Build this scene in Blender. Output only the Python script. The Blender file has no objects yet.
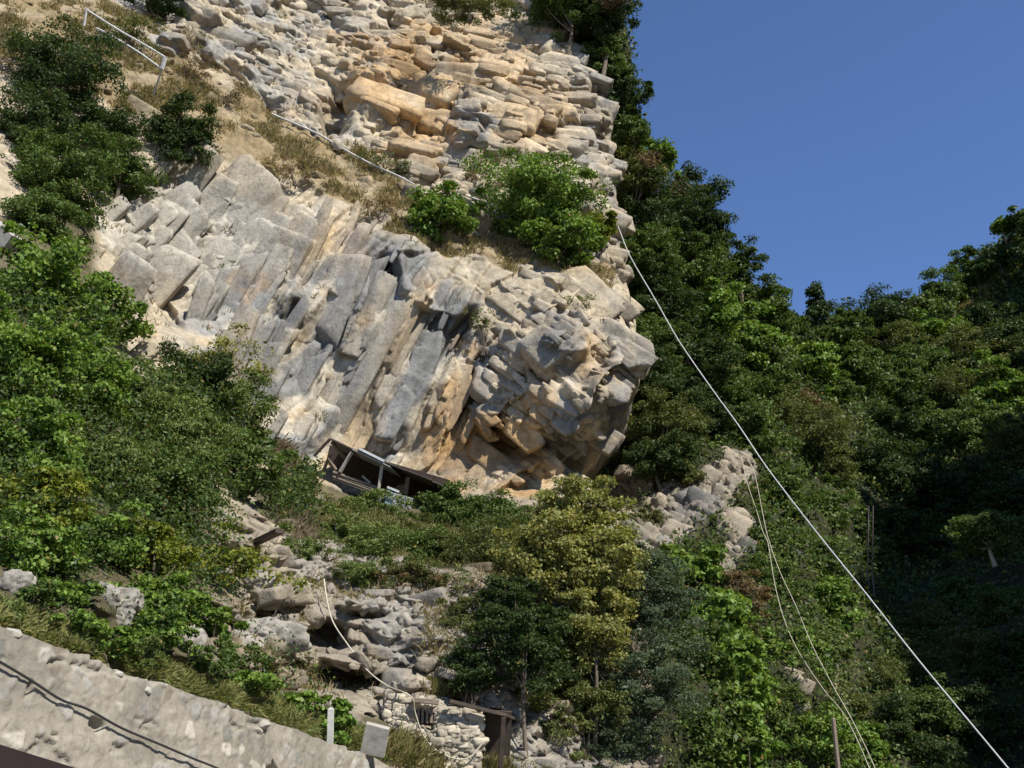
import bpy, math
import numpy as np

rng = np.random.default_rng(11)
SC = bpy.context.scene
COL = SC.collection

# ------------------------------------------------------------------ camera
F = 1100.0
PITCH = math.radians(22.0)
CP, SP = math.cos(PITCH), math.sin(PITCH)
EYE = np.array([0.0, 0.0, 1.6])


def P(px, py, d):
    """world point seen at a pixel, d metres along the view axis"""
    px, py, d = np.asarray(px, float), np.asarray(py, float), np.asarray(d, float)
    a = (px - 512.0) / F
    v = (384.0 - py) / F
    x = d * a
    y = d * (CP - v * SP)
    z = 1.6 + d * (SP + v * CP)
    return np.stack(np.broadcast_arrays(x, y, z), -1)


def proj(q):
    q = np.asarray(q, float) - EYE
    d = q[..., 1] * CP + q[..., 2] * SP
    v = (-q[..., 1] * SP + q[..., 2] * CP) / d
    return 512 + F * q[..., 0] / d, 384 - F * v, d


cam = bpy.data.cameras.new('camera')
cam.sensor_width = 36.0
cam.lens = 36.0 * F / 1024.0
cam.clip_start = 0.05
cam.clip_end = 5000
co = bpy.data.objects.new('camera', cam)
COL.objects.link(co)
co.location = EYE
co.rotation_euler = (math.pi / 2 + PITCH, 0, 0)
SC.camera = co

# ------------------------------------------------------------------ light
TO_SUN = np.array([0.52, -0.54, 0.76])
TO_SUN /= np.linalg.norm(TO_SUN)
ELEV = math.asin(TO_SUN[2])
sun = bpy.data.lights.new('sun', 'SUN')
sun.energy = 5.0
sun.angle = math.radians(0.5)
sun.color = (1.0, 0.945, 0.84)
so = bpy.data.objects.new('sun', sun)
COL.objects.link(so)
from mathutils import Vector
so.rotation_euler = Vector(TO_SUN).to_track_quat('Z', 'Y').to_euler()

w = bpy.data.worlds.new('World')
SC.world = w
w.use_nodes = True
nt = w.node_tree
nt.nodes.clear()
sky = nt.nodes.new('ShaderNodeTexSky')
sky.sky_type = 'NISHITA'
sky.sun_disc = False
sky.sun_elevation = ELEV
sky.sun_rotation = math.atan2(TO_SUN[0], TO_SUN[1])
sky.altitude = 1500
sky.air_density = 1.0
sky.dust_density = 0.0
sky.ozone_density = 4.0
bg = nt.nodes.new('ShaderNodeBackground')
bg.inputs['Strength'].default_value = 0.1
wo = nt.nodes.new('ShaderNodeOutputWorld')
tint = nt.nodes.new('ShaderNodeMix')
tint.data_type = 'RGBA'
tint.blend_type = 'MULTIPLY'
tint.inputs[0].default_value = 1.0
tint.inputs[7].default_value = (0.96, 1.04, 1.22, 1)
nt.links.new(sky.outputs[0], tint.inputs[6])
nt.links.new(tint.outputs[2], bg.inputs['Color'])
nt.links.new(bg.outputs[0], wo.inputs['Surface'])
SC.view_settings.view_transform = 'Standard'
SC.view_settings.look = 'None'
SC.view_settings.exposure = 0.5
SC.view_settings.gamma = 1.0
SC.render.engine = 'CYCLES'
SC.cycles.max_bounces = 5
SC.cycles.diffuse_bounces = 3
SC.cycles.transmission_bounces = 3
SC.cycles.transparent_max_bounces = 4
SC.cycles.use_denoising = True

# ------------------------------------------------------------------ noise
M32 = np.uint32


def hsh(ix, iy, iz, seed=0):
    h = (ix.astype(np.int64) * 374761393 + iy.astype(np.int64) * 668265263 + iz.astype(np.int64) * 2147483647 + seed * 1274126177) & 0xFFFFFFFF
    h = h.astype(np.uint32)
    h ^= h >> M32(13)
    h = (h * M32(1274126177))
    h ^= h >> M32(16)
    h = (h * M32(2246822519))
    h ^= h >> M32(13)
    return h


GR = np.array([[1, 1, 0], [-1, 1, 0], [1, -1, 0], [-1, -1, 0], [1, 0, 1], [-1, 0, 1], [1, 0, -1], [-1, 0, -1],
               [0, 1, 1], [0, -1, 1], [0, 1, -1], [0, -1, -1], [1, 1, 0], [-1, 1, 0], [0, -1, 1], [0, -1, -1]], float)


def noise(p, seed=0):
    p = np.asarray(p, float)
    i = np.floor(p).astype(np.int64)
    f = p - i
    u = f * f * f * (f * (f * 6 - 15) + 10)
    out = 0
    for dx in (0, 1):
        wx = u[..., 0] if dx else 1 - u[..., 0]
        for dy in (0, 1):
            wy = u[..., 1] if dy else 1 - u[..., 1]
            for dz in (0, 1):
                wz = u[..., 2] if dz else 1 - u[..., 2]
                g = GR[hsh(i[..., 0] + dx, i[..., 1] + dy, i[..., 2] + dz, seed) & M32(15)]
                out = out + wx * wy * wz * (g[..., 0] * (f[..., 0] - dx) + g[..., 1] * (f[..., 1] - dy) + g[..., 2] * (f[..., 2] - dz))
    return out


def fbm(p, o=4, seed=0, gain=0.5):
    p = np.asarray(p, float)
    s, a = 0, 1.0
    for k in range(o):
        s = s + a * noise(p * (2.03 ** k) + 17.3 * k, seed + k)
        a *= gain
    return s


def cells(p, seed=0):
    """voronoi: f1, f2, three randoms of the nearest cell, vector to its centre"""
    p = np.asarray(p, float)
    i = np.floor(p).astype(np.int64)
    n = p.shape[0]
    f1 = np.full(n, 9.0)
    f2 = np.full(n, 9.0)
    rid = np.zeros(n, np.uint32)
    vec = np.zeros((n, 3))
    for dx in (-1, 0, 1):
        for dy in (-1, 0, 1):
            for dz in (-1, 0, 1):
                c = i + np.array([dx, dy, dz])
                h = hsh(c[:, 0], c[:, 1], c[:, 2], seed)
                q = c + np.stack([(h & M32(1023)) / 1023.0, ((h >> M32(10)) & M32(1023)) / 1023.0, ((h >> M32(20)) & M32(1023)) / 1023.0], -1)
                v = p - q
                d = np.sqrt((v * v).sum(1))
                near = d < f1
                f2 = np.where(near, f1, np.minimum(f2, d))
                f1 = np.where(near, d, f1)
                rid = np.where(near, h, rid)
                vec = np.where(near[:, None], v, vec)
    r = hsh(rid.astype(np.int64), np.zeros(n, np.int64) + 3, np.zeros(n, np.int64) + 7, seed + 5)
    rr = np.stack([(r & M32(1023)) / 1023.0, ((r >> M32(10)) & M32(1023)) / 1023.0, ((r >> M32(20)) & M32(1023)) / 1023.0], -1)
    return f1, f2, rr, vec


def tri(p, seed=0):
    """angular noise: random heights on a lattice joined by flat faces"""
    p = np.asarray(p, float)
    # turn the lattice out of the world axes
    c, s_ = math.cos(0.6 + seed), math.sin(0.6 + seed)
    x = p[:, 0] * c - p[:, 2] * s_
    z = p[:, 0] * s_ + p[:, 2] * c
    p = np.stack([x * 0.8 + p[:, 1] * 0.6, p[:, 1] * 0.8 - x * 0.6, z], -1) if seed % 2 else np.stack([x, p[:, 1] * 0.8 + z * 0.6, z * 0.8 - p[:, 1] * 0.6], -1)
    i = np.floor(p).astype(np.int64)
    f = p - i
    o = np.argsort(-f, 1)
    fs = np.take_along_axis(f, o, 1)
    w = [1 - fs[:, 0], fs[:, 0] - fs[:, 1], fs[:, 1] - fs[:, 2], fs[:, 2]]
    k = i.copy()
    out = 0
    ar = np.arange(len(p))
    for j in range(4):
        if j:
            k[ar, o[:, j - 1]] += 1
        out = out + w[j] * ((hsh(k[:, 0], k[:, 1], k[:, 2], seed) & M32(1023)) / 511.5 - 1)
    return out


def sm(x, a, b):
    t = np.clip((x - a) / (b - a), 0, 1)
    return t * t * (3 - 2 * t)


# ------------------------------------------------------------------ mesh helpers
def mesh_np(name, verts, faces, mat=None, cols=None, smooth=False, extra=None):
    """faces: (n,k) int array. cols: (nv,3) point colours"""
    verts = np.asarray(verts, np.float32)
    faces = np.asarray(faces, np.int32)
    me = bpy.data.meshes.new(name)
    n, k = faces.shape
    me.vertices.add(len(verts))
    me.vertices.foreach_set('co', verts.ravel())
    me.loops.add(n * k)
    me.loops.foreach_set('vertex_index', faces.ravel())
    me.polygons.add(n)
    me.polygons.foreach_set('loop_start', np.arange(0, n * k, k, dtype=np.int32))
    me.polygons.foreach_set('loop_total', np.full(n, k, np.int32))
    if smooth:
        me.polygons.foreach_set('use_smooth', np.ones(n, bool))
    me.update(calc_edges=True)
    if cols is not None:
        at = me.color_attributes.new('Col', 'FLOAT_COLOR', 'POINT')
        c4 = np.ones((len(verts), 4), np.float32)
        c4[:, :3] = cols
        at.data.foreach_set('color', c4.ravel())
    if extra is not None:
        at = me.color_attributes.new('Mask', 'FLOAT_COLOR', 'POINT')
        c4 = np.ones((len(verts), 4), np.float32)
        c4[:, :3] = extra
        at.data.foreach_set('color', c4.ravel())
    if mat:
        me.materials.append(mat)
    return me


def link(name, me, parent=None, loc=None):
    o = bpy.data.objects.new(name, me)
    COL.objects.link(o)
    if parent is not None:
        o.parent = parent
    if loc is not None:
        o.location = loc
    return o


def tag(o, label=None, cat=None, group=None, kind=None):
    if label:
        o['label'] = label
    if cat:
        o['category'] = cat
    if group:
        o['group'] = group
    if kind:
        o['kind'] = kind
    return o


def root(name, loc, label, cat, group=None):
    return tag(link(name, None, None, loc), label, cat, group)


class MB:
    """collects simple solids in world space and links them as one mesh"""

    def __init__(s):
        s.v, s.f = [], []

    def add(s, v, f):
        o = len(s.v)
        s.v += [tuple(map(float, q)) for q in v]
        s.f += [tuple(i + o for i in q) for q in f]
        return s

    def hexa(s, b, t):
        """two quads of four points, bottom and top"""
        return s.add(list(b) + list(t), [(3, 2, 1, 0), (4, 5, 6, 7), (0, 1, 5, 4), (1, 2, 6, 5), (2, 3, 7, 6), (3, 0, 4, 7)])

    def slab(s, q, t):
        q = np.array(q, float)
        n = np.cross(q[1] - q[0], q[2] - q[0])
        n /= np.linalg.norm(n)
        return s.hexa(q, q + n * t)

    def beam(s, a, b, w_, h_=None, up=(0, 0, 1)):
        a, b = np.array(a, float), np.array(b, float)
        h_ = h_ or w_
        d = b - a
        d /= np.linalg.norm(d)
        u = np.array(up, float)
        if abs(d @ u) > 0.95:
            u = np.array([0, 1.0, 0])
        r = np.cross(d, u)
        r /= np.linalg.norm(r)
        u = np.cross(r, d)
        c = [(-1, -1), (1, -1), (1, 1), (-1, 1)]
        return s.hexa([a + r * x * w_ / 2 + u * y * h_ / 2 for x, y in c], [b + r * x * w_ / 2 + u * y * h_ / 2 for x, y in c])

    def tube(s, pts, rad, n=7):
        pts = np.array(pts, float)
        rad = np.broadcast_to(np.asarray(rad, float), (len(pts),))
        vs, fs = [], []
        ref = np.array([0.31, 0.87, 0.39])
        for k in range(len(pts)):
            d = pts[min(k + 1, len(pts) - 1)] - pts[max(k - 1, 0)]
            d = d / (np.linalg.norm(d) + 1e-9)
            r = np.cross(d, ref)
            r /= np.linalg.norm(r) + 1e-9
            u = np.cross(r, d)
            for j in range(n):
                a = 2 * math.pi * j / n
                vs.append(pts[k] + rad[k] * (r * math.cos(a) + u * math.sin(a)))
        for k in range(len(pts) - 1):
            for j in range(n):
                j2 = (j + 1) % n
                fs.append((k * n + j, k * n + j2, (k + 1) * n + j2, (k + 1) * n + j))
        fs.append(tuple(range(n))[::-1])
        fs.append(tuple((len(pts) - 1) * n + j for j in range(n)))
        return s.add(vs, fs)

    def build(s, name, mat, parent=None, smooth=False):
        o0 = np.array(parent.location) if parent is not None else np.zeros(3)
        v = np.array(s.v)
        if parent is None:
            o0 = np.array([v[:, 0].mean(), v[:, 1].mean(), v[:, 2].min()])
        me = bpy.data.meshes.new(name)
        me.from_pydata([tuple(q) for q in v - o0], [], s.f)
        me.materials.append(mat)
        if smooth:
            me.polygons.foreach_set('use_smooth', np.ones(len(me.polygons), bool))
        me.update()
        return link(name, me, parent, None if parent is not None else o0)


def spline(pts, n=8):
    pts = np.array(pts, float)
    q = np.vstack([2 * pts[0] - pts[1], pts, 2 * pts[-1] - pts[-2]])
    out = []
    for i in range(1, len(q) - 2):
        for t in np.arange(n) / n:
            a, b, c, d = q[i - 1], q[i], q[i + 1], q[i + 2]
            out.append(0.5 * (2 * b + (c - a) * t + (2 * a - 5 * b + 4 * c - d) * t * t + (3 * b - a - 3 * c + d) * t ** 3))
    out.append(pts[-1])
    return np.array(out)


# ------------------------------------------------------------------ materials
def newmat(name):
    m = bpy.data.materials.new(name)
    m.use_nodes = True
    t = m.node_tree
    b = t.nodes['Principled BSDF']
    return m, t, b


def nd(t, typ, **kw):
    n = t.nodes.new(typ)
    for k, v in kw.items():
        if k in n.inputs:
            n.inputs[k].default_value = v
        else:
            setattr(n, k, v)
    return n


def mix(t, fac, a, b, mode='MIX'):
    n = t.nodes.new('ShaderNodeMix')
    n.data_type = 'RGBA'
    n.blend_type = mode
    for sock, val in ((n.inputs[0], fac), (n.inputs[6], a), (n.inputs[7], b)):
        if isinstance(val, bpy.types.NodeSocket):
            t.links.new(val, sock)
        elif isinstance(val, (int, float)):
            sock.default_value = val
        else:
            sock.default_value = (*val, 1)
    return n.outputs[2]


def ramp(t, src, stops):
    n = t.nodes.new('ShaderNodeValToRGB')
    el = n.color_ramp.elements
    while len(el) < len(stops):
        el.new(0.5)
    for e, (p, c) in zip(el, stops):
        e.position = p
        e.color = (c, c, c, 1) if isinstance(c, (int, float)) else (*c, 1)
    t.links.new(src, n.inputs[0])
    return n.outputs[0]


def tex(t, scale, detail=6, rough=0.6, vec=None, kind='ShaderNodeTexNoise'):
    n = t.nodes.new(kind)
    n.inputs['Scale'].default_value = scale
    if 'Detail' in n.inputs:
        n.inputs['Detail'].default_value = detail
        n.inputs['Roughness'].default_value = rough
    t.links.new(vec, n.inputs['Vector'])
    return n


def rock_material():
    m, t, b = newmat('limestone')
    geo = nd(t, 'ShaderNodeNewGeometry')
    pos = geo.outputs['Position']
    att = nd(t, 'ShaderNodeAttribute', attribute_name='Col')
    msk = nd(t, 'ShaderNodeAttribute', attribute_name='Mask')
    sep = nd(t, 'ShaderNodeSeparateColor')
    t.links.new(msk.outputs['Color'], sep.inputs[0])
    n1 = tex(t, 0.9, 8, 0.65, pos)
    n2 = tex(t, 5.0, 6, 0.7, pos)
    n3 = tex(t, 0.35, 4, 0.6, pos)
    c = att.outputs['Color']
    v1 = ramp(t, n1.outputs[0], [(0.3, 0.72), (0.5, 1.0), (0.72, 1.14)])
    c = mix(t, 1.0, c, v1, 'MULTIPLY')
    v2 = ramp(t, n2.outputs[0], [(0.3, 0.58), (0.5, 1.0), (0.75, 1.16)])
    c = mix(t, 0.9, c, v2, 'MULTIPLY')
    # weathering: dark seams along joints and faint run-off streaks, only on bare rock
    wn = tex(t, 1.1, 5, 0.6, pos)
    wm = nd(t, 'ShaderNodeVectorMath', operation='MULTIPLY_ADD')
    t.links.new(wn.outputs['Color'], wm.inputs[0])
    wm.inputs[1].default_value = (1.1, 1.1, 1.1)
    t.links.new(pos, wm.inputs[2])
    mp = nd(t, 'ShaderNodeMapping')
    mp.inputs['Scale'].default_value = (0.75, 0.7, 1.1)
    mp.inputs['Rotation'].default_value = (0, 0.35, 0)
    t.links.new(wm.outputs[0], mp.inputs[0])
    ve = tex(t, 1.3, vec=mp.outputs[0], kind='ShaderNodeTexVoronoi')
    ve.feature = 'DISTANCE_TO_EDGE'
    seam = ramp(t, ve.outputs[0], [(0.0, 0.38), (0.035, 0.85), (0.07, 1.0)])
    c = mix(t, 0.35, c, seam, 'MULTIPLY')
    ms = nd(t, 'ShaderNodeMapping')
    ms.inputs['Scale'].default_value = (2.6, 2.6, 0.22)
    ms.inputs['Rotation'].default_value = (0, 0.3, 0)
    t.links.new(pos, ms.inputs[0])
    sn = tex(t, 1.0, 6, 0.7, ms.outputs[0])
    c = mix(t, 0.5, c, ramp(t, sn.outputs[0], [(0.33, 0.62), (0.5, 1.0), (0.68, 1.12)]), 'MULTIPLY')
    # lichen-grey patches on the rock, real in colour
    g = ramp(t, n3.outputs[0], [(0.5, 0.0), (0.62, 0.55)])
    gm = nd(t, 'ShaderNodeMath', operation='MULTIPLY')
    t.links.new(g, gm.inputs[0])
    t.links.new(sep.outputs['Blue'], gm.inputs[1])
    c = mix(t, gm.outputs[0], c, (0.25, 0.25, 0.235))
    t.links.new(c, b.inputs['Base Color'])
    b.inputs['Roughness'].default_value = 0.9
    b.inputs['Specular IOR Level'].default_value = 0.2
    bp = nd(t, 'ShaderNodeBump', Strength=1.0, Distance=0.06)
    n4 = tex(t, 8.0, 8, 0.75, pos)
    t.links.new(n4.outputs[0], bp.inputs['Height'])
    t.links.new(bp.outputs[0], b.inputs['Normal'])
    return m


def leaf_material():
    m, t, b = newmat('leaf')
    att = nd(t, 'ShaderNodeAttribute', attribute_name='Col')
    t.links.new(att.outputs['Color'], b.inputs['Base Color'])
    b.inputs['Roughness'].default_value = 0.5
    b.inputs['Specular IOR Level'].default_value = 0.2
    tr = nd(t, 'ShaderNodeBsdfTranslucent')
    tc = mix(t, 1.0, att.outputs['Color'], (1.25, 1.3, 0.55), 'MULTIPLY')
    t.links.new(tc, tr.inputs['Color'])
    mx = nd(t, 'ShaderNodeMixShader')
    mx.inputs[0].default_value = 0.28
    t.links.new(b.outputs[0], mx.inputs[1])
    t.links.new(tr.outputs[0], mx.inputs[2])
    t.links.new(mx.outputs[0], t.nodes['Material Output'].inputs['Surface'])
    return m


def plain(name, col, rough=0.7, metal=0.0, var=0.25, scale=6.0, bump=0.0, stretch=None):
    m, t, b = newmat(name)
    tcn = nd(t, 'ShaderNodeTexCoord')
    vec = tcn.outputs['Object']
    if stretch:
        mp = nd(t, 'ShaderNodeMapping')
        mp.inputs['Scale'].default_value = stretch
        t.links.new(vec, mp.inputs[0])
        vec = mp.outputs[0]
    n = tex(t, scale, 6, 0.65, vec)
    v = ramp(t, n.outputs[0], [(0.3, 1 - var), (0.5, 1.0), (0.7, 1 + var * 0.6)])
    c = mix(t, 1.0, col, v, 'MULTIPLY')
    t.links.new(c, b.inputs['Base Color'])
    b.inputs['Roughness'].default_value = rough
    b.inputs['Metallic'].default_value = metal
    if bump:
        bp = nd(t, 'ShaderNodeBump', Strength=bump, Distance=0.03)
        t.links.new(n.outputs[0], bp.inputs['Height'])
        t.links.new(bp.outputs[0], b.inputs['Normal'])
    return m


def attr_mat(name, rough=0.9, scale=9.0, bump=0.4, var=0.3):
    m, t, b = newmat(name)
    geo = nd(t, 'ShaderNodeNewGeometry')
    att = nd(t, 'ShaderNodeAttribute', attribute_name='Col')
    n = tex(t, scale, 8, 0.7, geo.outputs['Position'])
    v = ramp(t, n.outputs[0], [(0.3, 1 - var), (0.5, 1.0), (0.72, 1 + var * 0.5)])
    t.links.new(mix(t, 1.0, att.outputs['Color'], v, 'MULTIPLY'), b.inputs['Base Color'])
    b.inputs['Roughness'].default_value = rough
    b.inputs['Specular IOR Level'].default_value = 0.2
    bp = nd(t, 'ShaderNodeBump', Strength=bump, Distance=0.05)
    t.links.new(n.outputs[0], bp.inputs['Height'])
    t.links.new(bp.outputs[0], b.inputs['Normal'])
    return m


ROCK = rock_material()
LEAF = leaf_material()
BARK = plain('bark', (0.12, 0.095, 0.07), 0.9, 0, 0.4, 8, 0.5)
PALEBARK = plain('pale_bark', (0.32, 0.27, 0.2), 0.9, 0, 0.3, 8, 0.4)
WALLM = attr_mat('rubble_masonry', 0.92, 7.0, 0.5, 0.3)
WOOD = plain('weathered_wood', (0.19, 0.15, 0.115), 0.85, 0, 0.4, 5, 0.4, (1, 1, 6))
PALEWOOD = plain('pale_wood', (0.5, 0.45, 0.38), 0.8, 0, 0.3, 5, 0.3)
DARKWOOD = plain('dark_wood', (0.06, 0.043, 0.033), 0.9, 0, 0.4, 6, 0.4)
TIN = plain('grey_tin', (0.36, 0.38, 0.39), 0.7, 0.1, 0.3, 3, 0.1)
BLUETIN = plain('blue_grey_tin', (0.23, 0.33, 0.36), 0.6, 0.1, 0.3, 3, 0.1)
RUST = plain('rusty_sheet', (0.085, 0.07, 0.06), 0.8, 0.1, 0.45, 3, 0.2)
WHITEPAINT = plain('white_paint', (0.58, 0.57, 0.53), 0.6, 0, 0.35, 8)
STEEL = plain('steel_cable', (0.55, 0.55, 0.54), 0.45, 0.0, 0.15, 3)
PALEROPE = plain('pale_rope', (0.5, 0.45, 0.35), 0.8, 0, 0.2, 5)
GREYPIPE = plain('grey_pipe', (0.5, 0.48, 0.44), 0.6, 0.1, 0.25, 5)
BLACKC = plain('black_cable', (0.03, 0.03, 0.03), 0.6, 0, 0.2, 5)
STONE = plain('field_stone', (0.33, 0.31, 0.27), 0.9, 0, 0.3, 9, 0.3)
CONC = plain('concrete', (0.34, 0.32, 0.28), 0.9, 0, 0.35, 5, 0.4)
REDBROWN = plain('red_brown_metal', (0.018, 0.010, 0.010), 0.6, 0.1, 0.3, 5)
GROUND = plain('gravel', (0.16, 0.15, 0.13), 0.95, 0, 0.4, 3, 0.3)

# ------------------------------------------------------------------ terrain depths


class Depth:
    """a smooth surface through surveyed points of (px, py, metres)"""

    def __init__(s, pts):
        a = np.array(pts, float)
        s.c = a[:, :2] / 100.0
        n = len(a)
        K = np.sqrt(((s.c[:, None] - s.c[None]) ** 2).sum(-1))
        A = np.zeros((n + 3, n + 3))
        A[:n, :n] = K - 0.08 * np.eye(n)
        Pm = np.hstack([np.ones((n, 1)), s.c])
        A[:n, n:] = Pm
        A[n:, :n] = Pm.T
        s.w = np.linalg.solve(A, np.concatenate([np.log(a[:, 2]), np.zeros(3)]))

    def __call__(s, px, py):
        px, py = np.broadcast_arrays(np.asarray(px, float), np.asarray(py, float))
        sh = px.shape
        q = np.stack([px.ravel(), py.ravel()], -1) / 100.0
        r = s.w[-3] + s.w[-2] * q[:, 0] + s.w[-1] * q[:, 1]
        for k in range(len(s.c)):
            r = r + s.w[k] * np.sqrt(((q - s.c[k]) ** 2).sum(1))
        return np.exp(r).reshape(sh)


CLIFF_D = Depth([
    (-220, -110, 56), (0, -110, 62), (200, -110, 72), (400, -110, 83), (560, -110, 86), (660, -110, 88),
    (-220, 60, 43), (0, 60, 46), (100, 40, 51.5), (200, 0, 61), (300, 0, 68), (420, 0, 71), (520, 0, 73), (640, 0, 75),
    (150, 90, 50), (230, 120, 52), (250, 80, 57), (330, 80, 61.5), (420, 80, 63), (520, 90, 63.5), (620, 100, 65),
    (60, 150, 45), (120, 170, 46.5), (200, 165, 48.5), (280, 150, 51.5), (350, 175, 52.5), (420, 190, 53), (480, 170, 56), (520, 160, 57), (600, 180, 58.5),
    (-220, 300, 24), (0, 260, 31), (100, 240, 42), (180, 220, 46.5), (250, 200, 47.5), (320, 220, 47.8), (400, 250, 48.5), (470, 250, 50), (530, 255, 51), (600, 260, 52), (650, 240, 55),
    (0, 340, 22.5), (80, 320, 30), (150, 310, 43), (230, 300, 45.5), (320, 330, 45.5), (400, 330, 46), (470, 330, 47.5), (540, 320, 47), (600, 330, 47), (645, 330, 49), (680, 330, 52),
    (0, 430, 18.8), (90, 430, 22), (180, 420, 29), (250, 410, 40), (330, 420, 44.5), (400, 420, 45), (470, 420, 46), (540, 410, 45), (600, 390, 44.3), (640, 390, 45.2), (680, 400, 48),
    (300, 470, 41.5), (345, 478, 43.5), (400, 492, 44.2), (460, 503, 44.4), (520, 490, 44.5), (570, 480, 45.4), (620, 480, 51),
    (-220, 520, 15), (0, 520, 16.2), (90, 520, 18.5), (180, 510, 23), (245, 500, 29), (300, 500, 37), (360, 512, 39.5), (420, 522, 39), (480, 528, 39), (540, 528, 39), (600, 528, 39),
    (300, 530, 29), (400, 548, 29), (480, 556, 30), (560, 556, 31),
    (-220, 590, 9.5), (0, 590, 13), (60, 600, 14), (130, 600, 16), (200, 590, 19.6), (250, 570, 23), (320, 560, 25), (400, 570, 25.2), (470, 580, 25.6), (540, 590, 26.5), (620, 590, 29),
    (0, 618, 11.2), (80, 650, 12.4), (160, 672, 14), (230, 692, 15.4), (300, 716, 16.6), (360, 738, 17.6),
    (250, 640, 20), (310, 650, 22), (370, 650, 22.4), (430, 650, 22.6), (500, 650, 23.2), (560, 650, 25), (620, 650, 27),
    (320, 696, 19.6), (390, 700, 21.4), (450, 690, 21.6), (520, 700, 22), (600, 720, 24),
    (-220, 700, 10.5), (0, 680, 12.6), (100, 720, 14.6), (200, 760, 16.2), (330, 790, 18), (420, 790, 18.9), (520, 780, 20.6), (620, 780, 22.5), (660, 860, 21),
    (-220, 920, 10), (0, 920, 11), (200, 920, 14), (400, 920, 17.5), (640, 920, 20)])

HILL_D = Depth([
    (540, -60, 72), (620, 0, 73), (640, 100, 71), (680, 200, 74), (720, 260, 78), (765, 325, 86), (820, 340, 100), (870, 325, 118),
    (930, 305, 122), (985, 255, 124), (1050, 225, 122), (1250, 120, 115),
    (540, 100, 71), (540, 300, 66), (600, 200, 68), (640, 260, 65), (640, 350, 61), (700, 320, 68), (740, 360, 72), (690, 400, 61), (650, 430, 56), (560, 430, 58),
    (790, 400, 78), (840, 390, 92), (900, 380, 105), (960, 380, 104), (1024, 360, 104), (1100, 350, 96), (1250, 350, 80),
    (560, 500, 54), (620, 490, 54), (660, 490, 53), (690, 480, 54), (740, 460, 58), (760, 440, 64), (800, 450, 70), (850, 470, 80), (900, 470, 88), (980, 470, 84), (1060, 470, 78), (1250, 470, 62),
    (660, 515, 50), (700, 520, 49.5), (740, 530, 50), (780, 520, 54), (830, 540, 60), (870, 560, 74), (930, 560, 76), (1000, 560, 70), (1100, 560, 60), (1250, 580, 46),
    (600, 560, 40), (660, 570, 43), (720, 580, 44), (770, 590, 46), (820, 600, 49), (850, 630, 51), (890, 640, 57), (950, 640, 58), (1020, 640, 56), (1150, 640, 46),
    (600, 660, 28), (640, 660, 31), (720, 660, 36), (780, 660, 40), (840, 690, 44), (880, 700, 48), (950, 700, 51), (1030, 700, 49), (1200, 720, 38),
    (600, 760, 25), (640, 760, 27), (720, 760, 33), (800, 760, 37), (860, 770, 40), (930, 770, 46), (1024, 770, 44), (1250, 800, 30),
    (540, 920, 21), (700, 920, 26), (900, 920, 32), (1250, 920, 22)])

EDGE = np.array([(-110, 552), (0, 562), (50, 582), (80, 600), (110, 608), (150, 612), (200, 616), (250, 622), (300, 632), (350, 638), (385, 638), (410, 628), (430, 616), (450, 602), (475, 588), (500, 588), (525, 604), (560, 626), (600, 640), (700, 650), (920, 660)], float)
SKYL = np.array([(540, -60), (600, -30), (622, 30), (640, 110), (660, 190), (700, 232), (730, 278), (765, 326), (800, 330), (830, 332), (860, 326), (890, 310), (930, 300), (960, 276), (985, 254), (1024, 232), (1100, 190), (1260, 110)], float)


def edge(py):
    return np.interp(py, EDGE[:, 0], EDGE[:, 1])


def skyl(px):
    return np.interp(px, SKYL[:, 0], SKYL[:, 1])


def surf(px, py):
    """nearest terrain depth at a pixel direction"""
    px, py = np.broadcast_arrays(np.asarray(px, float), np.asarray(py, float))
    dc = np.where(px < edge(py), CLIFF_D(px, py), 1e6)
    dh = np.where((px > 540) & (py > skyl(px)), HILL_D(px, py), 1e6)
    return np.minimum(dc, dh)


def grid_faces(nr, nc, flip=False):
    i = np.arange(nr * nc).reshape(nr, nc)
    f = np.stack([i[:-1, :-1], i[1:, :-1], i[1:, 1:], i[:-1, 1:]], -1).reshape(-1, 4)
    return f[:, ::-1] if flip else f


def grid_normals(W):
    gu = np.gradient(W, axis=1)
    gv = np.gradient(W, axis=0)
    n = np.cross(gv, gu)
    n /= np.linalg.norm(n, axis=-1, keepdims=True) + 1e-9
    return n


def blob(px, py, cx, cy, rx, ry, ang=0.0):
    a = math.radians(ang)
    dx, dy = px - cx, py - cy
    u = dx * math.cos(a) + dy * math.sin(a)
    v = -dx * math.sin(a) + dy * math.cos(a)
    return np.exp(-((u / rx) ** 2 + (v / ry) ** 2))


def band(px, py, pts, wd):
    """soft band round a polyline; wd half width (scalar or per vertex)"""
    pts = np.array(pts, float)
    wd = np.broadcast_to(np.asarray(wd, float), (len(pts),))
    best = np.zeros_like(px)
    for k in range(len(pts) - 1):
        a, b = pts[k], pts[k + 1]
        ab = b - a
        t = np.clip(((px - a[0]) * ab[0] + (py - a[1]) * ab[1]) / (ab @ ab), 0, 1)
        d = np.hypot(px - a[0] - t * ab[0], py - a[1] - t * ab[1])
        ww = wd[k] + (wd[k + 1] - wd[k]) * t
        best = np.maximum(best, np.exp(-(d / ww) ** 2))
    return best


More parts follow.
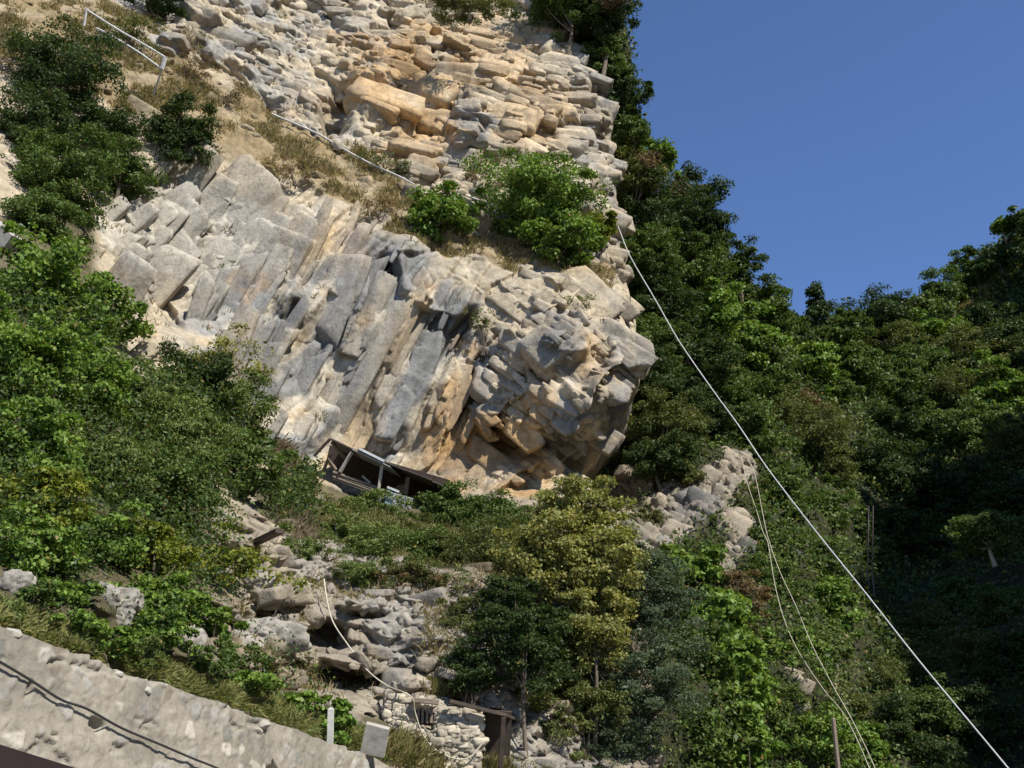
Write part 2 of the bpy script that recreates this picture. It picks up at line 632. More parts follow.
def rock_blocks(pos, col, ax, az, size, seed, sink=(-0.35, 0.05), jit=0.16, nu=11, nv=16, kinds=28):
    """broken limestone blocks: convex bodies cut by random planes, bedded along ax / az"""
    r = np.random.default_rng(seed)
    th, ph = np.meshgrid(np.linspace(0, math.pi, nu), np.linspace(0, 2 * math.pi, nv, endpoint=False), indexing='ij')
    u = np.stack([np.sin(th) * np.cos(ph), np.sin(th) * np.sin(ph), np.cos(th)], -1).reshape(-1, 3)
    # turn the sampling so that no block shows its poles
    A = np.linalg.qr(np.array([[1, 2, .3], [.2, 1, -1.3], [1.1, -.4, 1]], float))[0]
    u = u @ A.T
    T = []
    for k in range(kinds):
        n = np.concatenate([np.eye(3), -np.eye(3)]) + r.normal(size=(6, 3)) * 0.13
        n = np.concatenate([n, r.normal(size=(6, 3))])
        n /= np.linalg.norm(n, axis=1, keepdims=True)
        d = np.concatenate([r.uniform(0.75, 1.05, 6), r.uniform(1.0, 1.4, 6)])
        dots = u @ n.T
        rad = np.where(dots > 0.02, d[None] / np.maximum(dots, 0.02), 9).min(1)
        T.append(u * np.minimum(rad, 1.75)[:, None])
    T = np.array(T)
    n = len(pos)
    ay = np.cross(az, ax)
    Rm = np.stack([ax, ay, az], -1)
    J = r.normal(size=(n, 3)) * jit
    c0, s0 = np.cos(J), np.sin(J)
    one, zero = np.ones(n), np.zeros(n)
    Rx = np.stack([one, zero, zero, zero, c0[:, 0], -s0[:, 0], zero, s0[:, 0], c0[:, 0]], -1).reshape(n, 3, 3)
    Ry = np.stack([c0[:, 1], zero, s0[:, 1], zero, one, zero, -s0[:, 1], zero, c0[:, 1]], -1).reshape(n, 3, 3)
    Rz = np.stack([c0[:, 2], -s0[:, 2], zero, s0[:, 2], c0[:, 2], zero, zero, zero, one], -1).reshape(n, 3, 3)
    Q = Rm[None] @ (Rx @ Ry @ Rz)
    V = T[r.integers(0, kinds, n)] * (size / 2)[:, None, :]
    V = np.einsum('nij,nkj->nki', Q, V)
    out = np.array([0.05, -0.9, -0.1])
    V += (pos + out * (r.uniform(*sink, n) * size[:, 1])[:, None])[:, None, :]
    m = len(u)
    V = V.reshape(-1, 3)
    V = V + (0.03 * np.repeat(size.min(1), m) * tri(V / 0.16, 611))[:, None] * out
    i = np.arange(nu * nv).reshape(nu, nv)
    j = np.roll(i, -1, 1)
    f = np.stack([i[:-1], i[1:], j[1:], j[:-1]], -1).reshape(-1, 4)
    Fc = (f[None] + (np.arange(n) * m)[:, None, None]).reshape(-1, 4)
    C = np.repeat(col * r.uniform(0.8, 1.12, (n, 1)), m, 0)
    return V, Fc, C


RAMP = [(-60, 0), (60, 30), (170, 85), (250, 135), (330, 170), (390, 190), (430, 235), (520, 262), (600, 275)]
RAMPW = [60, 55, 42, 34, 26, 22, 18, 16, 16]


def build_cliff():
    step = 1.15
    pys = np.concatenate([np.arange(-110, 800, step), np.arange(800, 921, 6.0)])
    nc = int(860 / step)
    u = np.linspace(0, 1, nc)
    PY, U = np.meshgrid(pys, u, indexing='ij')
    E = edge(PY)
    PX = -220 + (E + 220) * U
    D = CLIFF_D(PX, PY)
    # the rock rounds off towards its right-hand edge
    out = np.clip((PX - (E - 26)) / 26, 0, 1)
    D = D + 2.4 * out ** 2.2 * np.clip(1 - sm(PY, 520, 600), 0, 1)
    W = P(PX, PY, D)
    # right flank runs back into the hillside
    ex = 40
    tail = W[:, -1:, :] + np.array([0.03, 1.0, 0.1]) * (np.arange(1, ex + 1) * 0.3)[None, :, None]
    W = np.concatenate([W, tail], 1)
    PX = np.concatenate([PX, np.repeat(PX[:, -1:], ex, 1)], 1)
    PY = np.concatenate([PY, np.repeat(PY[:, -1:], ex, 1)], 1)
    N = grid_normals(W)
    # smooth the flank normals
    for _ in range(12):
        N[:, 1:-1] = (N[:, :-2] + N[:, 2:] + 2 * N[:, 1:-1]) / 4
        N[1:-1] = (N[:-2] + N[2:] + 2 * N[1:-1]) / 4
    N /= np.linalg.norm(N, axis=-1, keepdims=True)
    nr, ncc = PX.shape
    p = W.reshape(-1, 3)
    px, py = PX.ravel(), PY.ravel()

    # ---- zones
    warp = fbm(p * 0.35, 3, 3)
    pxw, pyw = px + 30 * warp, py + 22 * fbm(p * 0.35 + 40, 3, 9)
    soil = band(pxw, pyw, RAMP, RAMPW)
    soil = sm(soil, 0.35, 0.6)
    low = sm(py, 490, 520)
    lowsoil = np.maximum.reduce([
        band(pxw, pyw, [(280, 500), (350, 520), (450, 535), (560, 540)], 26),
        band(pxw, pyw, [(-200, 560), (0, 612), (120, 660), (250, 700), (380, 745), (500, 790)], [30, 22, 18, 18, 18, 30]),
        sm(px, 300, 120) * sm(py, 330, 430) * 0.9, sm(px, 130, 60) * sm(py, 190, 240) * 0.9])
    soil2 = sm(lowsoil, 0.3, 0.6)
    upper = 1 - sm(py - np.interp(px, [r[0] for r in RAMP], [r[1] for r in RAMP]), -25, 15)
    upper = upper * (1 - soil)
    slab = sm(blob(pxw, pyw, 195, 235, 110, 62, 10), 0.25, 0.6)
    flute = sm(blob(pxw, pyw, 340, 365, 145, 135, 12), 0.2, 0.5) * (1 - slab)
    layer = sm(blob(px, py, 570, 400, 95, 120, 0), 0.2, 0.5) * (1 - upper)
    lowrock = low * (1 - soil2)
    rockf = np.clip(1 - soil - soil2, 0, 1)

    h = 0.8 * fbm(p * 0.14, 3, 21) * (0.4 + 0.6 * rockf)
    w1 = 0.45 * noise(p * 0.45 + 9, 31)
    w2 = 0.35 * noise(p * 1.1 + 4, 32)

    def facets(q, seed, amp, tilt, crack=0.0, cw=0.05):
        """broken rock: every cell is a tilted flat face with its own offset"""
        f1, f2, r, v = cells(q, seed)
        d = (r - 0.5) * 2
        out = 0.45 * amp * (r[:, 0] - 0.5) + 0.25 * tilt * (v * d[:, [1, 2, 0]]).sum(1) + 0.55 * tilt * tri(q * 0.8, seed + 200) + 0.22 * tilt * tri(q * 2.1, seed + 301)
        if crack:
            out = out - crack * np.exp(-((f2 - f1) / cw) ** 2)
        return out, r

    def bricks(a, b, T, L, seed, prot, tilt, lip=0.0, groove=0.06, gw=0.04):
        """jointed beds: rows of thickness T broken into blocks of length L"""
        zz = np.zeros(len(a), np.int64)
        rw = b / T
        rw = rw + 0.28 * np.sin(rw * 2.1 + seed) + 0.18 * np.sin(rw * 5.3)
        row = np.floor(rw).astype(np.int64)
        fv = rw - row
        hr = hsh(row, zz, zz, seed)
        e1, e2, e3 = (hr & M32(1023)) / 1023.0, ((hr >> M32(10)) & M32(1023)) / 1023.0, ((hr >> M32(20)) & M32(1023)) / 1023.0
        sc = (0.6 + 0.9 * e1) / L
        su = a * sc + 17 * e2 + (e3 - 0.5) * 0.7 * fv
        bk = np.floor(su).astype(np.int64)
        fu = su - bk
        hb_ = hsh(row, bk, zz, seed + 1)
        q1, q2, q3 = (hb_ & M32(1023)) / 1023.0, ((hb_ >> M32(10)) & M32(1023)) / 1023.0, ((hb_ >> M32(20)) & M32(1023)) / 1023.0
        ed = np.minimum(np.minimum(fu, 1 - fu) / sc, np.minimum(fv, 1 - fv) * T)
        out = prot * (q1 - 0.5) + tilt * ((q2 - 0.5) * (fu - 0.5) * min(1.5, L / T) + (q3 - 0.5) * 1.4 * (fv - 0.5)) + lip * (0.5 - fv)
        return out - groove * np.exp(-(ed / gw) ** 2), q2

    # ---- bedding: courses that overhang the ones below
    th = math.radians(13)
    a1 = p[:, 0] * math.cos(th) - p[:, 2] * math.sin(th)
    b1 = p[:, 0] * math.sin(th) + p[:, 2] * math.cos(th)
    blk, rb1 = facets(np.stack([a1 / 2.4 + w1, p[:, 1] / 2.8, b1 / 1.35 + w1], -1), 1, 1.15, 0.7, 0.25, 0.05)
    blk2, rb2 = facets(np.stack([a1 / 1.0 + w2, p[:, 1] / 1.1, b1 / 0.6 + w2], -1), 2, 0.5, 0.42, 0.1, 0.08)
    blk3, rb3 = facets(p / 0.46 + 0.3 * w2[:, None], 3, 0.13, 0.22)
    blk4 = 0.075 * tri(p / 0.24, 211) + 0.04 * tri(p / 0.11, 212)
    sb = b1 / 1.05 + 0.55 * w1 + 0.5 * (rb1[:, 1] - 0.5)
    fr = sb - np.floor(sb)
    bedr = (hsh(np.floor(sb).astype(np.int64), np.floor(a1 / 2.2 + rb1[:, 2]).astype(np.int64), np.zeros(len(p), np.int64), 77) & M32(1023)) / 1023.0
    saw = (0.12 + 0.75 * bedr) * np.minimum((1 - fr) ** 1.2, fr / 0.08)
    sb2 = b1 / 0.42 + 0.5 * w2 + 0.7 * (rb2[:, 1] - 0.5)
    fr2 = sb2 - np.floor(sb2)
    saw2 = 0.17 * np.minimum(1 - fr2, fr2 / 0.1)
    lam = np.clip(sm(px + 60 * w1, 300, 450), 0.3, 1.0)
    wb = upper
    B1, t1 = bricks(a1 + 1.6 * w1, b1 + 1.9 * w1 + 0.35 * w2, 1.6, 1.9, 21, 1.0, 1.1, 0.5, 0.14, 0.07)
    B2, t2 = bricks(a1 + 0.8 * w1 + 0.3 * w2, b1 + 1.5 * w1 + 0.4 * w2, 0.62, 1.2, 23, 0.32, 0.4, 0.2, 0.05, 0.05)
    B3, t3 = bricks(a1 + 0.5 * w2, b1 + 0.9 * w1 + 0.5 * w2, 0.26, 0.55, 25, 0.07, 0.12, 0.05, 0.015, 0.03)
    pick_ = sm(noise(p * 0.5 + 33, 34), -0.12, 0.12)
    small = (0.08 + 0.6 * np.maximum.reduce([upper * (1 - lam), lowrock])) * rockf
    h += wb * (1.0 * blk + 0.7 * lam * (B1 + B2 * (0.12 + 0.95 * pick_) + B3 * pick_) + (1 - lam) * (0.9 * blk + 1.2 * blk2 + 0.5 * B2)) + small * blk3
    # ---- long flutes, leaning to the right as they climb
    th = math.radians(24)
    across = p[:, 0] * math.cos(th) - p[:, 2] * math.sin(th)
    along = p[:, 0] * math.sin(th) + p[:, 2] * math.cos(th)
    fq = np.stack([across * 0.62, along * 0.055, p[:, 1] * 0.05], -1)
    fl = noise(fq + 0.25 * noise(p * 0.25)[:, None], 41)
    fl2 = noise(np.stack([across * 1.7, along * 0.16, p[:, 1] * 0.1], -1) + 3, 42)
    fl3 = noise(np.stack([across * 4.2, along * 0.6, p[:, 1] * 0.4], -1) + 7, 43)
    flc, rfl = facets(np.stack([across / 0.8 + 0.4 * w1, p[:, 1] / 2, along / 4.5 + w1], -1), 44, 0.55, 0.5, 0.18, 0.1)
    flc2, rfl2 = facets(np.stack([across / 0.4, p[:, 1] / 1.2, along / 1.6 + w2], -1), 45, 0.16, 0.25)
    F1, tf1 = bricks(along + 1.5 * w1, across + 0.5 * w1 + 0.12 * w2, 1.15, 5.5, 51, 0.9, 0.9, 0.0, 0.1, 0.06)
    F2, tf2 = bricks(along + 0.8 * w2, across + 0.5 * w1 + 0.2 * w2, 0.42, 2.4, 53, 0.26, 0.34, 0.0, 0.05, 0.05)
    flt = 0.55 * (0.35 - np.abs(fl) * 1.5) + 0.16 * fl2 + 0.06 * fl3 + 0.75 * F1 + F2 * (0.2 + 0.8 * pick_)
    h += flute * flt
    # ---- right-hand overhang: layers leaning hard over
    th = math.radians(42)
    ac = p[:, 0] * math.cos(th) - p[:, 2] * math.sin(th)
    al = p[:, 0] * math.sin(th) + p[:, 2] * math.cos(th)
    lay, rl1 = facets(np.stack([ac / 1.1 + w1, p[:, 1] / 2.0, al / 2.8 + w1], -1), 7, 0.8, 0.8, 0.2, 0.05)
    lay2, rl2 = facets(np.stack([ac / 0.45 + w2, p[:, 1] / 0.9, al / 1.1], -1), 8, 0.3, 0.45)
    ls_ = ac / 1.5 + 0.6 * w1 + 0.5 * (rl1[:, 1] - 0.5)
    lfr = ls_ - np.floor(ls_)
    lsaw = 0.55 * np.minimum(lfr, (1 - lfr) / 0.08) * (0.3 + rl1[:, 2])
    L1, tl1 = bricks(al + 0.9 * w1, ac + 1.2 * w1 + 0.2 * w2, 1.7, 2.6, 61, 0.9, 1.1, -0.5, 0.12, 0.06)
    L2, tl2 = bricks(al + 0.4 * w2, ac + 1.2 * w1 + 0.35 * w2, 0.55, 1.2, 63, 0.3, 0.4, -0.16, 0.06, 0.05)
    h += layer * (0.45 * lay + L1 + L2 * (0.15 + 0.9 * pick_) + 0.25 * lay2)
    # ---- pale slab: gentle, with slanting joints
    sl, rs = facets(np.stack([(p[:, 0] * 0.8 - p[:, 2] * 0.6) / 1.7 + w1, p[:, 1] / 3, (p[:, 0] * 0.6 + p[:, 2] * 0.8) / 3.6 + w1], -1), 12, 0.5, 0.55, 0.16, 0.06)
    sl2, rs2 = facets(np.stack([(p[:, 0] * 0.8 - p[:, 2] * 0.6) / 0.7 + w2, p[:, 1] / 1.2, (p[:, 0] * 0.6 + p[:, 2] * 0.8) / 1.3], -1), 13, 0.16, 0.25)
    sl = sl + sl2 * sm(noise(p * 0.3 + 8, 14), -0.25, 0.25)
    th = math.radians(37)
    sa_ = p[:, 0] * math.cos(th) - p[:, 2] * math.sin(th)
    sb_ = p[:, 0] * math.sin(th) + p[:, 2] * math.cos(th)
    S1, ts1 = bricks(sb_ + 2.0 * w1, sa_ + 1.8 * w1 + 0.3 * w2, 2.4, 4.2, 71, 0.3, 0.9, 0.0, 0.05, 0.05)
    S2, ts2 = bricks(sb_ + 0.6 * w2, sa_ + 0.6 * w1 + 0.3 * w2, 0.7, 1.7, 73, 0.16, 0.4, 0.0, 0.04, 0.04)
    h += slab * (1 - soil) * (0.9 * sl + S1 + S2 * pick_ + 0.06 * fbm(p * 0.9, 4, 55))
    rest = rockf * np.clip(1 - upper - slab - flute - layer, 0, 1)
    h += rest * (0.8 * S1 + 0.6 * F1 + 0.3 * L2 + 0.3 * B2 + 0.2 * sl)
    # ---- low rock bank: boulders and ledges
    bank, rk = facets(p / np.array([1.0, 1.3, 0.6]) + w2[:, None] * 0.5, 15, 0.5, 0.6, 0.16, 0.05)
    bz = p[:, 2] / 0.75 + 0.6 * w1 + 0.8 * (rk[:, 1] - 0.5)
    bfr = bz - np.floor(bz)
    bsaw = 0.32 * np.minimum(1 - bfr, bfr / 0.1) * (0.2 + rk[:, 2])
    K1, tk1 = bricks(a1 + 0.8 * w2, p[:, 2] + 1.3 * w1 + 0.7 * w2, 0.75, 1.3, 81, 0.45, 0.7, 0.18, 0.06, 0.05)
    K2, tk2 = bricks(a1 + 0.4 * w2, p[:, 2] + 1.3 * w1 + 0.8 * w2, 0.26, 0.42, 83, 0.16, 0.24, 0.05, 0.03, 0.03)
    h += lowrock * (1.1 * bank + K1 * (0.5 + 0.6 * pick_) + K2 + 0.25 * tri(p / 0.9, 221))
    # ---- overall roughness
    h += rockf * (0.05 * fbm(p * 0.75, 5, 61) + 0.03 * fbm(p * 3.1, 4, 62)) + (1 - rockf) * (0.25 * fbm(p * 0.8, 4, 63) + 0.05 * fbm(p * 4, 3, 64))
    # ---- named hollows and bosses
    for cx, cy, rx, ry, ang, amt in [
        (336, 110, 15, 26, 20, -1.9), (376, 96, 22, 28, 0, 1.0), (425, 130, 14, 26, -35, -0.9), (465, 130, 16, 32, 10, 0.9), (478, 158, 18, 8, 10, -0.9),
        (384, 283, 13, 24, 5, -1.5), (398, 268, 8, 20, 0, 0.5), (294, 318, 8, 17, 10, -1.3), (285, 322, 30, 5, -40, -0.5), (330, 345, 4, 50, 22, 0.5),
        (420, 300, 26, 12, 35, 0.6), (430, 320, 22, 8, 30, -0.8), (455, 340, 7, 38, 28, -1.2), (470, 390, 8, 45, 20, -0.7), (330, 395, 16, 10, 40, -0.5),
        (500, 440, 20, 22, 0, -1.2), (520, 425, 22, 10, 0, 0.7), (545, 440, 18, 12, -35, -0.8), (570, 345, 45, 16, 0, 0.8), (540, 375, 22, 10, 10, -0.8),
        (585, 465, 16, 34, -48, -1.0), (600, 350, 12, 25, -20, -0.6), (255, 225, 60, 4, 35, -0.35), (130, 330, 16, 10, 0, -0.8),
        (265, 115, 20, 14, 0, -0.5), (160, 300, 40, 6, 55, -0.5), (225, 265, 46, 5, -48, -0.3), (350, 300, 6, 60, 24, -0.5), (590, 80, 26, 10, 10, 0.8), (600, 120, 14, 10, 0, 0.9), (575, 75, 30, 5, 10, -0.4),
        (325, 640, 24, 18, 0, -1.6), (350, 680, 34, 10, 5, -1.3), (340, 660, 30, 6, 10, 0.6), (275, 650, 20, 14, 0, 0.5), (285, 690, 40, 8, 0, -0.5), (265, 620, 14, 12, 0, -0.8), (262, 600, 16, 8, 20, 0.5), (110, 604, 20, 16, 0, 0.6), (180, 645, 16, 14, 0, 0.5),
        (360, 605, 26, 8, 5, 0.4), (365, 615, 22, 5, 5, -0.5)]:
        h += 1.25 * amt * sm(blob(px + 9 * w2, py + 9 * w1, cx, cy, rx, ry, ang), 0.12, 0.8)
    h *= 1 - 0.6 * np.clip((px - (edge(py) - 6)) / 6, 0, 1)
    tailcol = np.zeros((nr, ncc))
    tailcol[:, -ex:] = 1
    hg = h.reshape(nr, ncc)
    for _ in range(1):
        hg = np.concatenate([hg[:, :1], (hg[:, :-2] + 2 * hg[:, 1:-1] + hg[:, 2:]) / 4, hg[:, -1:]], 1)
        hg = np.concatenate([hg[:1], (hg[:-2] + 2 * hg[1:-1] + hg[2:]) / 4, hg[-1:]], 0)
    h = hg.ravel() + rockf * (0.07 * tri(p / 0.34, 213) + 0.05 * tri(p / 0.17, 214) + 0.022 * tri(p / 0.085, 215)) * (0.25 + 0.75 * np.maximum.reduce([upper, lowrock, 0.6 * layer]))
    rimz = sm(band(px, py, [(-200, 575), (0, 622), (120, 672), (250, 712), (380, 755), (430, 800)], 30), 0.2, 0.8)
    h *= 1 - 0.85 * rimz
    h *= 1 - 0.85 * sm(band(px, py, [(270, 535), (330, 540), (400, 548), (480, 556), (560, 560)], 16), 0.2, 0.9)
    out_ = np.array([0.10, -0.86, -0.48])
    ND = 0.3 * N.reshape(-1, 3) + 0.75 * out_
    ND /= np.linalg.norm(ND, axis=1, keepdims=True)
    pts = p + ND * h[:, None]

    # ---- true colours of the stone
    def ln(*c):
        return np.array(c)
    cream, white, grey, orange = ln(0.45, 0.38, 0.275), ln(0.45, 0.42, 0.36), ln(0.235, 0.235, 0.23), ln(0.50, 0.325, 0.155)
    n_a = fbm(p * 0.22 + 5, 4, 71)
    n_b = fbm(p * 0.5 + 15, 4, 72)
    col = np.broadcast_to(cream, (len(p), 3)).copy()

    def lay_(c, m_):
        nonlocal col
        m_ = np.clip(m_, 0, 1)[:, None]
        col = col * (1 - m_) + c * m_
    lay_(white, 0.9 * sm(slab + 0.6 * n_a, 0.25, 0.8))
    gu = upper * sm(-px + 80 * n_a, -400, -260) * 0.8 + upper * sm(px + 60 * n_b - py * 0.25, 520, 590) * 0.75
    lay_(grey * 1.15, gu * sm(n_b, -0.35, 0.25))
    st = noise(np.stack([across * 0.75, along * 0.06, p[:, 1] * 0.05], -1) + 11, 73) + 0.35 * n_b
    lay_(white, 0.55 * flute)
    lay_(ln(0.245, 0.247, 0.245), flute * sm(st, -0.1, 0.06) * 0.95)
    lay_(ln(0.42, 0.30, 0.16), flute * sm(-st - 0.3 * n_a, 0.22, 0.45) * 0.6)
    lay_(grey, layer * sm(n_b + 0.3 * n_a, 0.0, 0.25) * 0.65)
    lay_(ln(0.20, 0.20, 0.2), flute * sm(fl2, 0.25, 0.5) * 0.5)
    for cx, cy, rx, ry, ang, k in [(500, 450, 66, 40, 20, 1.0), (440, 440, 26, 80, 14, 0.7), (585, 350, 30, 26, 0, 0.5), (390, 75, 60, 45, 0, 0.8), (530, 400, 26, 26, 0, 0.7), (340, 250, 30, 30, 0, 0.25), (420, 130, 60, 40, 0, 0.65), (480, 50, 70, 40, 0, 0.45), (530, 120, 60, 34, 0, 0.45), (470, 480, 60, 20, 0, 0.5), (700, 500, 40, 30, 0, 0.3), (305, 100, 30, 20, 0, 0.3)]:
        lay_(orange, k * sm(blob(pxw, pyw, cx, cy, rx, ry, ang) + 0.5 * n_b, 0.3, 0.8))
    for cx, cy, rx, ry, ang, k in [(472, 135, 18, 36, 10, 0.9), (560, 420, 22, 36, 30, 0.9), (565, 335, 40, 16, 0, 0.7), (625, 410, 24, 24, 0, 0.7), (130, 290, 26, 40, 20, 0.5), (305, 260, 10, 50, 22, 0.6), (390, 620, 60, 30, 0, 0.5), (600, 80, 40, 20, 0, 0.6)]:
        lay_(grey * 1.05, k * sm(blob(pxw, pyw, cx, cy, rx, ry, ang) + 0.4 * n_b, 0.3, 0.7))
    tone = 1 + rockf * (0.3 * (t1 - 0.5) * upper + 0.3 * (t2 - 0.5) * (upper + 0.3)+ 0.25 * (tf1 - 0.5) * flute + 0.3 * (tl1 - 0.5) * layer + 0.25 * (tl2 - 0.5) * layer + 0.2 * (tk1 - 0.5) * lowrock + 0.15 * (ts1 - 0.5) * slab + 0.22 * (rb3[:, 1] - 0.5) * 0.8 + 0.25 * (rl2[:, 1] - 0.5) * layer + 0.2 * (rfl[:, 1] - 0.5) * flute)
    col = col * tone[:, None]
    lay_(ln(0.32, 0.28, 0.22), lowrock * 0.85)
    lay_(ln(0.24, 0.19, 0.125), lowrock * sm(n_a + 0.4 * n_b, -0.05, 0.2) * 0.7)
    lay_(ln(0.30, 0.29, 0.27), lowrock * sm(n_b, 0.05, 0.4) * 0.6)
    lay_(ln(0.26, 0.195, 0.105), np.clip(soil * (0.75 + 0.6 * n_b), 0, 0.95))
    lay_(ln(0.09, 0.08, 0.04), np.clip(soil2, 0, 0.9))
    lay_(ln(0.33, 0.30, 0.26), 0.8 * sm(band(px, py, [(320, 560), (420, 590), (470, 640)], 34), 0.3, 0.7))
    mask = np.stack([soil, soil2, np.clip(0.75 * rockf * (upper + 0.4), 0, 1)], -1)
    # ---- loose-jointed blocks bedded into the face
    rb = np.random.default_rng(5)
    da_ = CLIFF_D(px, py) ** 2 * (px > -80) * (py > -90) * (px < edge(py) - 3)
    Vs, Fs, Cs, off = [pts], [grid_faces(nr, ncc)], [col], len(pts)

    def strew(weight, n, ang, L, D_, T_, seed, **kw):
        nonlocal off
        w_ = weight * da_
        k = rb.choice(len(w_), n, p=w_ / w_.sum())
        g = np.clip(rb.lognormal(0, 0.34, (n, 1)), 0.4, 1.9) * np.stack([L * rb.uniform(0.7, 1.4, n), D_ * rb.uniform(0.7, 1.3, n), T_ * rb.uniform(0.6, 1.4, n)], -1)
        a_ = math.radians(ang)
        V, Fc, C = rock_blocks(pts[k], col[k], np.array([math.cos(a_), 0, -math.sin(a_)]), np.array([math.sin(a_), 0, math.cos(a_)]), g, seed, **kw)
        # the stone's stains run on across the joints
        vx, vy, _ = proj(V)
        ri = np.clip(np.searchsorted(pys, vy), 0, nr - 1)
        ci = np.clip(((vx + 220) / (edge(vy) + 220) * nc).astype(int), 0, nc - 1)
        C = 0.3 * C + 0.7 * col.reshape(nr, ncc, 3)[ri, ci] * (C.mean(1) / np.repeat(col[k].mean(1), len(C) // n))[:, None]
        Vs.append(V)
        Fs.append(Fc + off)
        Cs.append(C)
        off += len(V)
    strew(upper * lam ** 2, 420, 13, 1.5, 1.1, 0.8, 1, sink=(-0.5, -0.18), jit=0.14, nu=17, nv=24)
    strew(upper * lam ** 2, 700, 13, 0.95, 0.9, 0.42, 21, sink=(-0.48, -0.1), jit=0.12, nu=15, nv=22)
    strew(upper * lam ** 2, 1300, 13, 0.5, 0.5, 0.25, 2, sink=(-0.42, -0.05), jit=0.16, nu=13, nv=18)
    strew(upper * (1.2 - lam), 260, 25, 0.9, 0.5, 0.6, 3, sink=(-0.46, -0.2), jit=0.4, nu=15, nv=22)
    strew(upper * (1.2 - lam), 500, 25, 0.38, 0.3, 0.28, 4, sink=(-0.45, -0.15), jit=0.4)
    strew(layer * (1 - soil), 90, 42, 1.5, 0.42, 0.8, 5, sink=(-0.58, -0.3), jit=0.1, nu=25, nv=28)
    strew(layer * (1 - soil), 200, 42, 0.6, 0.32, 0.24, 6, sink=(-0.46, -0.2), jit=0.14, nu=15, nv=20)
    rest2 = rest * (1 - low) * (px > 90)
    inface = np.clip((py - np.interp(px, [q_[0] for q_ in RAMP], [q_[1] for q_ in RAMP]) - 40) / 20, 0, 1)
    deepface = np.clip((py - np.interp(px, [q_[0] for q_ in RAMP], [q_[1] for q_ in RAMP]) - 75) / 20, 0, 1)
    strew(flute * deepface * (py < 400), 50, 22, 0.8, 0.36, 3.4, 7, sink=(-0.72, -0.42), jit=0.045, nu=33, nv=28)
    strew(flute * inface * (py < 450), 80, 24, 0.3, 0.26, 1.9, 31, sink=(-0.62, -0.3), jit=0.06, nu=25, nv=22)
    strew((slab + 0.25 * rest2) * inface, 40, 38, 1.4, 0.34, 2.4, 8, sink=(-0.7, -0.42), jit=0.08, nu=29, nv=34)
    strew((slab + 0.25 * rest2) * inface, 80, 40, 0.5, 0.24, 1.2, 32, sink=(-0.6, -0.3), jit=0.1, nu=19, nv=26)
    strew(lowrock * (1 - rimz) * (py < 780), 120, 8, 0.5, 0.4, 0.24, 9, sink=(-0.4, 0.05), jit=0.3, nu=17, nv=24)
    strew(lowrock * (1 - rimz) * (py < 780), 700, 8, 0.2, 0.18, 0.11, 10, sink=(-0.4, 0.0), jit=0.5)
    strew(soil * (py < 320), 130, 15, 0.5, 0.4, 0.35, 11, sink=(-0.45, -0.2), jit=0.4, nu=13, nv=18)
    allv, allf, allc = np.concatenate(Vs), np.concatenate(Fs), np.concatenate(Cs)
    allm = np.zeros_like(allv)
    allm[:len(pts)] = mask
    allm[len(pts):, 2] = 0.35
    origin = np.array([0.0, 40.0, 0.0])
    me = mesh_np('cliff', allv - origin, allf, ROCK, allc, False, allm)
    o = link('cliff', me, None, origin)
    tag(o, 'tall pale limestone cliff face with grey and ochre streaks', 'cliff', kind='structure')
    return pts, N.reshape(-1, 3), px, py, soil, soil2, rockf


